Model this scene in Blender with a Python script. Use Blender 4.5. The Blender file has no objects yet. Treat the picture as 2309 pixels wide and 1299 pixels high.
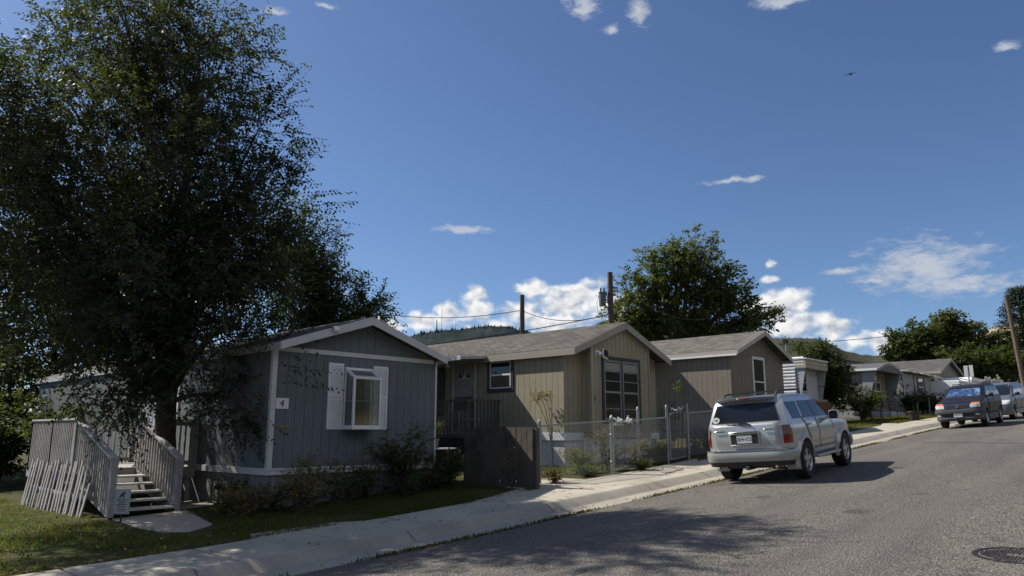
import bpy, bmesh, math, random
import numpy as np
from mathutils import Vector, Matrix
random.seed(7)
rng = np.random.default_rng(7)
sc = bpy.context.scene
C = sc.collection
R = math.radians
PI = math.pi
# x runs up the street, y away from the street towards the homes, z = 0 at the height of the camera
GP = [(-60, -3.6), (-30, -2.6), (0, -1.78), (5, -1.6), (8, -1.45), (15.4, -1.0), (25, -.36), (31.8, .08), (40, .56), (52, 1.15), (62, 1.55), (90, 2.7), (140, 5.0), (220, 9.0), (420, 14.0)]


def g(s):
    if s <= GP[0][0]:
        return GP[0][1]
    for (a, b), (c, d) in zip(GP, GP[1:]):
        if s <= c:
            return b + (d - b) * (s - a) / (c - a)
    return GP[-1][1]


def crown(t):
    return .2 * (1 - math.exp(-max(0, 8 - t) / 2.5))


def gy(s):            # level of the yards
    return g(s) + .13


# ------------------------------------------------------------------ materials
class G:
    def __init__(s, tree):
        s.t = tree

    def put(s, sock, v):
        if isinstance(v, bpy.types.NodeSocket):
            s.t.links.new(v, sock)
        elif v is not None:
            if isinstance(v, (tuple, list)) and sock.type == 'RGBA' and len(v) == 3:
                v = (*v, 1)
            sock.default_value = v

    def a(s, ty, props=None, ins=None):
        n = s.t.nodes.new('ShaderNode' + ty)
        for k, v in (props or {}).items():
            setattr(n, k, v)
        for k, v in (ins or {}).items():
            s.put(n.inputs[k], v)
        return n

    def m(s, op, a, b=None, c=None, clamp=False):
        n = s.a('Math', {'operation': op, 'use_clamp': clamp}, {0: a})
        if b is not None:
            s.put(n.inputs[1], b)
        if c is not None:
            s.put(n.inputs[2], c)
        return n.outputs[0]

    def v(s, op, a, b=None):
        n = s.a('VectorMath', {'operation': op}, {0: a})
        if b is not None:
            s.put(n.inputs[1], b)
        return n.outputs[1] if op in ('LENGTH', 'DOT_PRODUCT') else n.outputs[0]

    def mix(s, a, b, f, bt='MIX'):
        n = s.a('Mix', {'data_type': 'RGBA', 'blend_type': bt}, {0: f, 6: a, 7: b})
        return n.outputs[2]

    def noise(s, vec, scale, detail=3, rough=.55):
        return s.a('TexNoise', None, {'Vector': vec, 'Scale': scale, 'Detail': detail, 'Roughness': rough}).outputs[0]

    def ramp(s, f, a, b, c=0.0, d=1.0, smooth=True):
        return s.a('MapRange', {'interpolation_type': 'SMOOTHSTEP' if smooth else 'LINEAR'}, {0: f, 1: a, 2: b, 3: c, 4: d}).outputs[0]


def newmat(name):
    m = bpy.data.materials.new(name)
    m.use_nodes = True
    t = m.node_tree
    bs = t.nodes['Principled BSDF']
    return m, G(t), bs


def pos(n, obj=False):
    return n.a('TexCoord').outputs['Object'] if obj else n.a('NewGeometry').outputs['Position']


def M(name, col, rough=.75, var=.14, scale=2.5, fine=None, bump=0, bscale=60, metal=0, obj=False, spec=None, coat=0, tint=None, tscale=.8, tamt=.5):
    m, n, bs = newmat(name)
    p = pos(n, obj)
    f1 = n.noise(p, scale, 4)
    f2 = n.noise(p, fine or scale * 14, 2)
    f = n.m('ADD', n.m('MULTIPLY', f1, .65), n.m('MULTIPLY', f2, .35))
    lo = tuple(c * (1 - 2.2 * var) for c in col)
    hi = tuple(c * (1 + 2.2 * var) for c in col)
    c = n.mix(lo, hi, n.ramp(f, .25, .75, 0, 1, False))
    if tint:
        c = n.mix(c, tint, n.m('MULTIPLY', n.ramp(n.noise(p, tscale, 5, .62), .5, .72), tamt))
    n.put(bs.inputs['Base Color'], c)
    bs.inputs['Roughness'].default_value = rough
    bs.inputs['Metallic'].default_value = metal
    if spec is not None:
        bs.inputs['Specular IOR Level'].default_value = spec
    if coat:
        bs.inputs['Coat Weight'].default_value = coat
        bs.inputs['Coat Roughness'].default_value = .04
    if bump:
        b = n.a('Bump', None, {'Strength': bump, 'Distance': .02, 'Height': n.noise(p, bscale, 3, .6)})
        n.put(bs.inputs['Normal'], b.outputs[0])
    return m


def siding(name, col, pitch=.2, gw=.06, var=.06, axis='xy', dirt=(.1, .09, .07), dark=.45):
    """grooved sheet siding: upright grooves (axis xy) or lapped boards (axis z)"""
    m, n, bs = newmat(name)
    p = pos(n)
    sx = n.a('SeparateXYZ', None, {0: p})
    co = n.m('ADD', sx.outputs[0], sx.outputs[1]) if axis == 'xy' else sx.outputs[2]
    fr = n.m('FRACT', n.m('DIVIDE', n.m('ADD', co, 100.0), pitch))
    d = n.m('ABSOLUTE', n.m('SUBTRACT', fr, .5))
    gr = n.ramp(d, .5 - gw, .5 - gw * .4, 0, 1)
    mp = n.a('Mapping', None, {'Vector': p, 'Scale': (9, 9, .8) if axis == 'xy' else (1, 1, 14)}).outputs[0]
    grain = n.noise(mp, 6, 4, .65)
    big = n.noise(p, .9, 4)
    c = n.mix(tuple(x * (1 - var * 3) for x in col), tuple(x * (1 + var * 3) for x in col), n.ramp(n.m('ADD', n.m('MULTIPLY', grain, .6), n.m('MULTIPLY', big, .4)), .3, .7, 0, 1, False))
    c = n.mix(c, dirt, n.m('MULTIPLY', n.ramp(n.noise(p, 1.7, 6, .7), .58, .8), .35))
    c = n.mix(c, tuple(x * dark for x in col), n.m('MULTIPLY', gr, .6))
    # rain streaks below the eaves and splashed mud near the ground
    st = n.noise(n.a('Mapping', None, {'Vector': p, 'Scale': (3.2, 3.2, .16)}).outputs[0], 2.4, 4, .7)
    c = n.mix(c, tuple(x * .72 for x in col), n.m('MULTIPLY', n.ramp(st, .52, .72), .55))
    n.put(bs.inputs['Base Color'], c)
    bs.inputs['Roughness'].default_value = .8
    if axis == 'xy':
        # butt joints between the sheets and rows of nail heads
        f6 = n.m('ABSOLUTE', n.m('SUBTRACT', n.m('FRACT', n.m('DIVIDE', n.m('ADD', co, 100.0), pitch * 6)), .5))
        c = n.mix(c, tuple(x * .3 for x in col), n.m('MULTIPLY', n.ramp(f6, .4935, .4965), .8))
        fz = n.m('ABSOLUTE', n.m('SUBTRACT', n.m('FRACT', n.m('DIVIDE', n.m('ADD', sx.outputs[2], 50.0), .3)), .5))
        f3 = n.m('ABSOLUTE', n.m('SUBTRACT', n.m('FRACT', n.m('DIVIDE', n.m('ADD', co, 100.05), pitch * 2)), .5))
        c = n.mix(c, tuple(x * .45 for x in col), n.m('MULTIPLY', n.m('MULTIPLY', n.ramp(fz, .46, .48), n.ramp(f3, .475, .485)), .6))
        # sun fading in broad patches
        c = n.mix(c, tuple(min(1, x * 1.28 + .012) for x in col), n.m('MULTIPLY', n.ramp(n.noise(p, .45, 3), .48, .68), .4))
    h = n.m('SUBTRACT', n.m('MULTIPLY', grain, .12), gr)
    b = n.a('Bump', None, {'Strength': .9, 'Distance': .012, 'Height': h})
    n.put(bs.inputs['Normal'], b.outputs[0])
    return m


def shingle(name, col, along='y'):
    m, n, bs = newmat(name)
    p = pos(n)
    sx = n.a('SeparateXYZ', None, {0: p})
    u, w = (sx.outputs[1], sx.outputs[0])
    vec = n.a('CombineXYZ', None, {0: u, 1: w, 2: 0.0}).outputs[0]
    br = n.a('TexBrick', {'offset': .5}, {'Vector': vec, 'Color1': tuple(c * .62 for c in col), 'Color2': tuple(c * 1.3 for c in col), 'Mortar': tuple(c * .3 for c in col), 'Scale': 1.0, 'Mortar Size': .012, 'Bias': 0.0, 'Brick Width': .33, 'Row Height': .135})
    c = n.mix(br.outputs[0], tuple(c * .55 for c in col), n.m('MULTIPLY', n.ramp(n.noise(p, 1.1, 5, .65), .4, .75), .6))
    c = n.mix(c, tuple(c * 1.6 for c in col), n.m('MULTIPLY', n.ramp(n.noise(p, 90, 2), .52, .75), .5))
    n.put(bs.inputs['Base Color'], c)
    bs.inputs['Roughness'].default_value = .9
    bs.inputs['Specular IOR Level'].default_value = .25
    b = n.a('Bump', None, {'Strength': .8, 'Distance': .012, 'Height': n.m('SUBTRACT', n.m('MULTIPLY', n.noise(p, 60, 2), .5), br.outputs['Fac'])})
    n.put(bs.inputs['Normal'], b.outputs[0])
    return m


def leafmat(name, c1, c2, trans=.35, gloss=.35, yellow=None):
    m, n, bs = newmat(name)
    rnd = n.a('NewGeometry').outputs['Random Per Island']
    c = n.mix(c1, c2, rnd)
    if yellow:
        c = n.mix(c, yellow, n.ramp(n.m('FRACT', n.m('MULTIPLY', rnd, 37.3)), .8, .85))
    n.put(bs.inputs['Base Color'], c)
    bs.inputs['Roughness'].default_value = .6
    bs.inputs['Specular IOR Level'].default_value = gloss * .5
    tr = n.a('BsdfTranslucent', None, {'Color': n.mix(c, (.35, .45, .05), .35)})
    mx = n.a('MixShader', None, {0: trans, 1: bs.outputs[0], 2: tr.outputs[0]})
    out = [x for x in m.node_tree.nodes if x.type == 'OUTPUT_MATERIAL'][0]
    m.node_tree.links.new(mx.outputs[0], out.inputs[0])
    return m


def glassmat(name, col=(.012, .014, .016), rough=.03):
    m, n, bs = newmat(name)
    n.put(bs.inputs['Base Color'], n.mix(tuple(c * .6 for c in col), tuple(c * 1.6 for c in col), n.noise(pos(n), 1.3, 3)))
    bs.inputs['Roughness'].default_value = rough
    bs.inputs['Specular IOR Level'].default_value = .42
    b = n.a('Bump', None, {'Strength': .06, 'Distance': .02, 'Height': n.noise(pos(n), 2.2, 2)})
    n.put(bs.inputs['Normal'], b.outputs[0])
    return m


def clearglass(name):
    m, n, bs = newmat(name)
    n.put(bs.inputs['Base Color'], n.mix((.8, .84, .84), (.86, .88, .88), n.noise(pos(n), 2, 2)))
    out = [x for x in m.node_tree.nodes if x.type == 'OUTPUT_MATERIAL'][0]
    tr = n.a('BsdfTransparent', None, {'Color': n.mix((.72, .76, .76), (.8, .83, .83), n.noise(pos(n), 2, 2))})
    gl = n.a('BsdfGlossy', None, {'Color': (.9, .9, .9, 1), 'Roughness': .02})
    fr = n.a('Fresnel', None, {'IOR': 1.5})
    mx = n.a('MixShader', None, {0: n.m('ADD', n.m('MULTIPLY', fr.outputs[0], 1.4), .03, None, True), 1: tr.outputs[0], 2: gl.outputs[0]})
    m.node_tree.links.new(mx.outputs[0], out.inputs[0])
    return m


# ------------------------------------------------------------------ mesh helpers
WM = {}          # world matrix of every parent by name
I4 = Matrix.Identity(4)


def props(o, label=None, cat=None, group=None, kind=None):
    for k, v in (('label', label), ('category', cat), ('group', group), ('kind', kind)):
        if v:
            o[k] = v
    return o


def thing(name, label, cat, loc=(0, 0, 0), rot=None, group=None):
    o = bpy.data.objects.new(name, None)
    C.objects.link(o)
    o.empty_display_size = .2
    mat = Matrix.Translation(loc)
    if isinstance(rot, Matrix):
        mat = mat @ rot.to_4x4()
    elif rot:
        mat = mat @ Matrix.Rotation(rot, 4, 'Z')
    o.matrix_basis = mat
    WM[o.name] = mat
    return props(o, label, cat, group)


def link(o, parent=None):
    C.objects.link(o)
    if parent:
        o.parent = parent
        WM[o.name] = WM[parent.name]
    else:
        WM[o.name] = I4
    return o


class MB:
    def __init__(s, T=None):
        s.v, s.f, s.m, s.T, s.ch = [], [], [], T, []

    def add(s, vs, fs, mi=0):
        b = len(s.v)
        s.ch.append((b, len(s.f)))
        s.v += [tuple(s.T(*p)) if s.T else tuple(p) for p in vs]
        s.f += [tuple(i + b for i in f) for f in fs]
        s.m += [mi] * len(fs)
        return s

    def box(s, x0, x1, y0, y1, z0, z1, mi=0):
        return s.add([(x0, y0, z0), (x1, y0, z0), (x1, y1, z0), (x0, y1, z0), (x0, y0, z1), (x1, y0, z1), (x1, y1, z1), (x0, y1, z1)],
                     [(0, 3, 2, 1), (4, 5, 6, 7), (0, 1, 5, 4), (1, 2, 6, 5), (2, 3, 7, 6), (3, 0, 4, 7)], mi)

    def prism(s, poly, ext, mi=0):
        n = len(poly)
        q = [tuple(a + b for a, b in zip(p, ext)) for p in poly]
        return s.add(list(poly) + q, [tuple(range(n))[::-1], tuple(range(n, 2 * n))] + [(i, (i + 1) % n, n + (i + 1) % n, n + i) for i in range(n)], mi)

    def beam(s, a, b, w, h, up=(0, 0, 1), mi=0):
        """rectangular bar from a to b, w across and h along up"""
        a, b, up = Vector(a), Vector(b), Vector(up)
        d = (b - a).normalized()
        sd = d.cross(up).normalized() * w / 2
        u = sd.cross(d).normalized() * h / 2
        return s.add([a - sd - u, a + sd - u, a + sd + u, a - sd + u, b - sd - u, b + sd - u, b + sd + u, b - sd + u],
                     [(0, 3, 2, 1), (4, 5, 6, 7), (0, 1, 5, 4), (1, 2, 6, 5), (2, 3, 7, 6), (3, 0, 4, 7)], mi)

    def tube(s, path, r, n=6, cap=True, mi=0):
        path = [Vector(p) for p in path]
        rs = r if isinstance(r, (list, tuple)) else [r] * len(path)
        vs, fs = [], []
        ref = Vector((.31, .2, .93))
        for i, p in enumerate(path):
            d = (path[min(i + 1, len(path) - 1)] - path[max(i - 1, 0)]).normalized()
            a = d.cross(ref)
            if a.length < .05:
                a = d.cross(Vector((1, 0, 0)))
            a.normalize()
            b = d.cross(a)
            for k in range(n):
                an = 2 * PI * k / n
                vs.append(p + (a * math.cos(an) + b * math.sin(an)) * rs[i])
        for i in range(len(path) - 1):
            for k in range(n):
                fs.append((i * n + k, i * n + (k + 1) % n, (i + 1) * n + (k + 1) % n, (i + 1) * n + k))
        if cap:
            fs += [tuple(range(n))[::-1], tuple(range((len(path) - 1) * n, len(path) * n))]
        return s.add(vs, fs, mi)

    def lathe(s, prof, c=(0, 0, 0), axis='z', n=24, mi=0):
        vs, fs = [], []
        for r, h in prof:
            for k in range(n):
                an = 2 * PI * k / n
                a, b = r * math.cos(an), r * math.sin(an)
                p = (a, b, h) if axis == 'z' else (a, h, b) if axis == 'y' else (h, a, b)
                vs.append(tuple(x + y for x, y in zip(p, c)))
        for i in range(len(prof) - 1):
            for k in range(n):
                fs.append((i * n + k, i * n + (k + 1) % n, (i + 1) * n + (k + 1) % n, (i + 1) * n + k))
        return s.add(vs, fs, mi)

    def grid(s, P, mi=0, closed=False):
        """P: rows of points"""
        nr, nc = len(P), len(P[0])
        fs = [(i * nc + j, i * nc + (j + 1) % nc, (i + 1) * nc + (j + 1) % nc, (i + 1) * nc + j) for i in range(nr - 1) for j in range(nc if closed else nc - 1)]
        return s.add([p for r in P for p in r], fs, mi)

    def each(s, name, mats, parent=None, **kw):
        """every shape added becomes a part of its own"""
        out = []
        ends = s.ch[1:] + [(len(s.v), len(s.f))]
        for (v0, f0), (v1, f1) in zip(s.ch, ends):
            q = MB()
            q.v = s.v[v0:v1]
            q.f = [tuple(i - v0 for i in f) for f in s.f[f0:f1]]
            q.m = s.m[f0:f1]
            out.append(q.build(name, mats, parent, **kw))
        return out

    def build(s, name, mats, parent=None, smooth=False, world=True, bevel=0, recalc=True, angle=35):
        me = bpy.data.meshes.new(name)
        vs = s.v
        if parent and world:
            inv = WM[parent.name].inverted()
            vs = [tuple(inv @ Vector(p)) for p in vs]
        me.from_pydata(vs, [], s.f)
        for m in (mats if isinstance(mats, (list, tuple)) else [mats]):
            me.materials.append(m)
        if len(me.materials) > 1:
            me.polygons.foreach_set('material_index', s.m)
        if recalc:
            bm = bmesh.new()
            bm.from_mesh(me)
            bmesh.ops.recalc_face_normals(bm, faces=bm.faces)
            bm.to_mesh(me)
            bm.free()
        if smooth:
            me.polygons.foreach_set('use_smooth', [True] * len(me.polygons))
            me.set_sharp_from_angle(angle=R(angle))
        me.update()
        o = bpy.data.objects.new(name, me)
        link(o, parent)
        if bevel:
            b = o.modifiers.new('bevel', 'BEVEL')
            b.width = bevel
            b.segments = 2
            b.limit_method = 'ANGLE'
        return o


def dup(root, mat, label=None, group=None):
    r = root.copy()
    C.objects.link(r)
    r.matrix_basis = mat
    WM[r.name] = mat
    if label:
        r['label'] = label
    if group:
        r['group'] = group
    for ch in list(root.children):
        c = ch.copy()
        C.objects.link(c)
        c.parent = r
        for k in list(ch.children):
            d = k.copy()
            C.objects.link(d)
            d.parent = c
    return r


def text(name, body, size, mat, parent, M4, extrude=.004, align='CENTER'):
    cu = bpy.data.curves.new(name, 'FONT')
    cu.body = body
    cu.size = size
    cu.align_x = align
    cu.align_y = 'CENTER'
    cu.extrude = extrude
    cu.resolution_u = 3
    o = bpy.data.objects.new(name, cu)
    C.objects.link(o)
    dg = bpy.context.evaluated_depsgraph_get()
    me = bpy.data.meshes.new_from_object(o.evaluated_get(dg))
    bpy.data.objects.remove(o)
    bpy.data.curves.remove(cu)
    me.materials.clear()
    me.materials.append(mat)
    me.transform(M4)
    if parent:
        me.transform(WM[parent.name].inverted())
    o = bpy.data.objects.new(name, me)
    return link(o, parent)


def frame(o, u, v, n):
    """4x4 from origin and three axes"""
    m = Matrix((u, v, n)).transposed().to_4x4()
    m.translation = Vector(o)
    return m


def npmesh(name, V, mat, parent=None, nv=4):
    """many separate faces, V of shape (k, nv, 3)"""
    k = len(V)
    me = bpy.data.meshes.new(name)
    me.vertices.add(k * nv)
    W = V.reshape(-1, 3).astype(np.float32)
    if parent:
        inv = np.array(WM[parent.name].inverted())
        W = (W @ inv[:3, :3].T + inv[:3, 3]).astype(np.float32)
    me.vertices.foreach_set('co', W.ravel())
    me.loops.add(k * nv)
    me.loops.foreach_set('vertex_index', np.arange(k * nv, dtype=np.int32))
    me.polygons.add(k)
    me.polygons.foreach_set('loop_start', np.arange(0, k * nv, nv, dtype=np.int32))
    me.polygons.foreach_set('loop_total', np.full(k, nv, dtype=np.int32))
    me.materials.append(mat)
    me.update(calc_edges=True)
    o = bpy.data.objects.new(name, me)
    return link(o, parent)


def unit(a):
    return a / np.maximum(np.linalg.norm(a, axis=-1, keepdims=True), 1e-9)


def sprays(O, D, L, n, leaf, aspect=.5, droop=.15, jit=.25):
    """alternate leaves along twigs: origins O, directions D, lengths L -> (k,4,3) quads"""
    O, D = np.asarray(O, float), unit(np.asarray(D, float))
    L = np.asarray(L, float).reshape(-1, 1)
    k = len(O)
    rnd = rng.normal(size=(k, 3))
    side = unit(np.cross(D, np.array([0, 0, 1.0]) + .5 * rnd))
    t = (np.arange(n) + .7) / n
    P = O[:, None, :] + D[:, None, :] * (L * t)[:, :, None]
    P[:, :, 2] -= (droop * L * t ** 2)
    sg = np.where(np.arange(n) % 2 == 0, 1.0, -1.0)
    LD = unit(D[:, None, :] * .55 + side[:, None, :] * sg[None, :, None] * .85 + rng.normal(size=(k, n, 3)) * jit - np.array([0, 0, .25]))
    UP = unit(np.array([0, 0, 1.0]) + rng.normal(size=(k, n, 3)) * .55)
    SD = unit(np.cross(LD, UP))
    ls = leaf * rng.uniform(.65, 1.2, size=(k, n, 1))
    a = P
    b = P + LD * ls * .45 + SD * ls * aspect * .5
    c = P + LD * ls - UP * ls * .12
    d = P + LD * ls * .45 - SD * ls * aspect * .5
    return np.stack([a, b, c, d], axis=2).reshape(-1, 4, 3)
# ------------------------------------------------------------------ camera, sun, sky
cam = bpy.data.objects.new('camera', bpy.data.cameras.new('camera'))
C.objects.link(cam)
sc.camera = cam
cam.data.sensor_width = 36
cam.data.lens = 36 * 1680 / 2309
cam.data.clip_start = .1
cam.data.clip_end = 6000
cam.rotation_euler = (R(101), 0, R(-47))

SUN = Vector((-.35, 1, 1.06)).normalized()
sun_el = math.asin(SUN.z)
sl = bpy.data.lights.new('sun', 'SUN')
sl.energy = 4.6
sl.angle = R(.53)
sl.color = (1, .95, .86)
so = bpy.data.objects.new('sun', sl)
C.objects.link(so)
so.rotation_euler = SUN.to_track_quat('Z', 'Y').to_euler()

w = bpy.data.worlds.new('World')
sc.world = w
w.use_nodes = True
n = G(w.node_tree)
bg = w.node_tree.nodes['Background']
sky = n.a('TexSky', {'sky_type': 'NISHITA', 'sun_disc': False, 'sun_elevation': sun_el, 'sun_rotation': math.atan2(SUN.x, SUN.y), 'altitude': 1750, 'air_density': 1.0, 'dust_density': 2.2, 'ozone_density': 3.0})
dirv = n.a('TexCoord').outputs['Generated']
sx = n.a('SeparateXYZ', None, {0: n.v('NORMALIZE', dirv)})
az = n.m('ARCTAN2', sx.outputs[1], sx.outputs[0])
el = n.m('ARCSINE', sx.outputs[2])
ae = n.a('CombineXYZ', None, {0: az, 1: el, 2: 0.0}).outputs[0]
CUM = [(0.8728, 0.146, 0.0536, 0.0165), (0.8373, 0.1584, 0.027, 0.0148), (0.8004, 0.1825, 0.0242, 0.0166), (0.7984, 0.1618, 0.0241, 0.0297), (0.7229, 0.1916, 0.0272, 0.0167), (0.7412, 0.159, 0.0301, 0.0178), (0.6809, 0.1675, 0.0538, 0.0297), (0.6506, 0.1819, 0.0417, 0.0266), (0.6932, 0.1439, 0.0714, 0.0208), (0.6124, 0.1604, 0.0353, 0.0354), (0.7712, 0.1352, 0.0659, 0.0148), (0.9138, 0.1393, 0.0353, 0.0147), (0.3944, 0.1631, 0.0418, 0.0251), (0.4114, 0.15, 0.0474, 0.0336), (0.3809, 0.1289, 0.0461, 0.0249), (0.3401, 0.1241, 0.0299, 0.0163), (0.316, 0.112, 0.0243, 0.0134), (0.2921, 0.1054, 0.019, 0.0186), (0.4086, 0.1921, 0.0118, 0.0079), (0.4085, 0.2107, 0.0076, 0.009),
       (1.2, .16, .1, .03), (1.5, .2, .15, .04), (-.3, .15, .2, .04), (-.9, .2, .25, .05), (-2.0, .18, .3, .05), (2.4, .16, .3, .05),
       (-.6, .5, .4, .22), (-1.3, .6, .45, .28), (-2.0, .5, .45, .22), (-2.7, .4, .35, .18), (-1.6, 1.05, .7, .16), (-.5, 1.0, .4, .14)]  # this row: unseen clouds behind the camera, added to lift and whiten the fill
THIN = [(0.2366, 0.1936, 0.074, 0.036), (0.2069, 0.1697, 0.072, 0.016), (0.3243, 0.1956, 0.025, 0.0054), (0.2904, 0.1818, 0.0241, 0.0043), (0.8166, 0.2695, 0.0399, 0.0077), (1.0866, 0.5226, 0.0164, 0.007), (1.0167, 0.5387, 0.0171, 0.0041), (0.6426, 0.5505, 0.0322, 0.0155), (0.566, 0.5403, 0.0176, 0.0205), (0.6061, 0.5223, 0.0127, 0.0084), (0.3727, 0.527, 0.039, 0.0089), (0.1252, 0.4217, 0.0147, 0.0073), (0.4564, 0.3214, 0.0339, 0.0045), (0.4223, 0.3203, 0.0167, 0.0044)]


def field(lst, vec):
    cur = None
    for a, e, ra, re in lst:
        q = n.v('MULTIPLY', n.v('SUBTRACT', vec, (a, e, 0)), (1.02 / ra, 1.08 / re, 1))
        d = n.v('LENGTH', q)
        cur = d if cur is None else n.m('SMOOTH_MIN', cur, d, .14)
    return cur


def cnoise(vec, sc_, det, ro):
    return n.noise(vec, sc_, det, ro)


warp = n.a('TexNoise', None, {'Vector': ae, 'Scale': 60, 'Detail': 2}).outputs['Color']
aw = n.v('ADD', ae, n.v('MULTIPLY', n.v('SUBTRACT', warp, (.5, .5, .5)), (.012, .01, 0)))
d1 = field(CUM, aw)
q1 = n.v('MULTIPLY', aw, (1, 1.35, 1))
n1 = cnoise(q1, 34, 6, .46)
n2 = cnoise(n.v('ADD', q1, (.004, .009, 0)), 34, 6, .46)
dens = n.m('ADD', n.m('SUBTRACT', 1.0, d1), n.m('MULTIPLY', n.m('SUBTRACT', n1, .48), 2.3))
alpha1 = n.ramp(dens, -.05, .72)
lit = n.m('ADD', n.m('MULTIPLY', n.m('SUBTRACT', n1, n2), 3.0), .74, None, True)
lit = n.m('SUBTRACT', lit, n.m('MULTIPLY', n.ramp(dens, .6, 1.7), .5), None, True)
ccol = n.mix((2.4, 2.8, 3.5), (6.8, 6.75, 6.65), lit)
d2 = field(THIN, aw)
n3 = n.noise(n.v('MULTIPLY', aw, (.55, 1.5, 1)), 60, 7, .66)
dens2 = n.m('ADD', n.m('SUBTRACT', 1.0, d2), n.m('MULTIPLY', n.m('SUBTRACT', n3, .5), 2.8))
alpha2 = n.m('MULTIPLY', n.ramp(dens2, -.2, 1.05), .85)
skyc = n.mix(sky.outputs[0], (.625, .70, .79), 1.0, 'MULTIPLY')
out = n.mix(skyc, (4.0, 4.25, 4.7), alpha2)
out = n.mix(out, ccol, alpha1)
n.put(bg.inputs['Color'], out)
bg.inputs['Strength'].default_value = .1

vs = sc.view_settings
vs.view_transform = 'Standard'
vs.look = 'None'
vs.exposure = .5
vs.gamma = 1
sc.cycles.max_bounces = 6
sc.cycles.transparent_max_bounces = 8
sc.cycles.use_adaptive_sampling = True
sc.cycles.use_denoising = True

# ------------------------------------------------------------------ shared materials


def concrete(name, col, stain, pitch=0):
    m = M(name, col, .85, .12, 1.2, 70, .3, 120, tint=stain, tscale=1.3, tamt=.45)
    n = G(m.node_tree)
    bs = m.node_tree.nodes['Principled BSDF']
    c = bs.inputs['Base Color'].links[0].from_socket
    p = pos(n)
    # gritty speckle, hairline cracks, dark stains
    c = n.mix(c, tuple(x * .55 for x in col), n.m('MULTIPLY', n.ramp(n.noise(p, 130, 2), .55, .72), .4))
    c = n.mix(c, tuple(x * .5 for x in col), n.m('MULTIPLY', n.ramp(n.noise(p, 3.1, 6, .75), .62, .74), .4))
    q = n.v('ADD', p, n.v('MULTIPLY', n.a('TexNoise', None, {'Vector': p, 'Scale': 2.2, 'Detail': 4}).outputs['Color'], (.8, .8, 0)))
    cr = n.a('TexVoronoi', {'feature': 'DISTANCE_TO_EDGE'}, {'Vector': q, 'Scale': .38}).outputs[0]
    c = n.mix(c, (.05, .045, .04), n.m('MULTIPLY', n.ramp(cr, .003, .007, 1, 0), n.ramp(n.noise(p, .6, 2), .52, .6)))
    if pitch:
        x = n.a('SeparateXYZ', None, {0: p}).outputs[0]
        d = n.m('ABSOLUTE', n.m('SUBTRACT', n.m('FRACT', n.m('DIVIDE', n.m('ADD', x, 300.0), pitch)), .5))
        c = n.mix(c, (.05, .045, .04), n.m('MULTIPLY', n.ramp(d, .5 - .014 / pitch, .5 - .006 / pitch), .85))
    n.put(bs.inputs['Base Color'], c)
    return m


m_conc = concrete('concrete', (.40, .36, .285), (.22, .195, .16))
m_kerb = concrete('kerb concrete', (.34, .305, .25), (.18, .16, .135), 3.04)
m_galv = M('galvanised steel', (.29, .30, .305), .5, .12, 6, 90, metal=.6)
m_white = M('white painted trim', (.74, .74, .72), .5, .05, 3, 40)
m_black = M('black painted trim', (.018, .018, .02), .45, .1, 5)
m_dark = M('dark recess', (.012, .012, .013), .8, .1)
m_glass = glassmat('window glass')
m_bark = M('brown bark', (.075, .058, .045), .9, .25, 5, 60, 1.0, 22)
m_wood = M('weathered grey boards', (.36, .34, .325), .85, .14, 2, 70, .35, 50, tint=(.17, .155, .14), tscale=3, tamt=.6)
m_dwood = M('dark stained boards', (.085, .066, .052), .8, .24, 3, 60, .4, 50, tint=(.02, .018, .018), tscale=2, tamt=.7)
m_pole = M('brown utility pole wood', (.085, .058, .045), .85, .2, 4, 50, .4, 40)
m_wire = M('black wire', (.012, .012, .014), .5)
m_red = M('red lens', (.19, .006, .008), .2, .1, 20, coat=.5)
m_terra = M('terracotta', (.30, .12, .07), .8)

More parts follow.
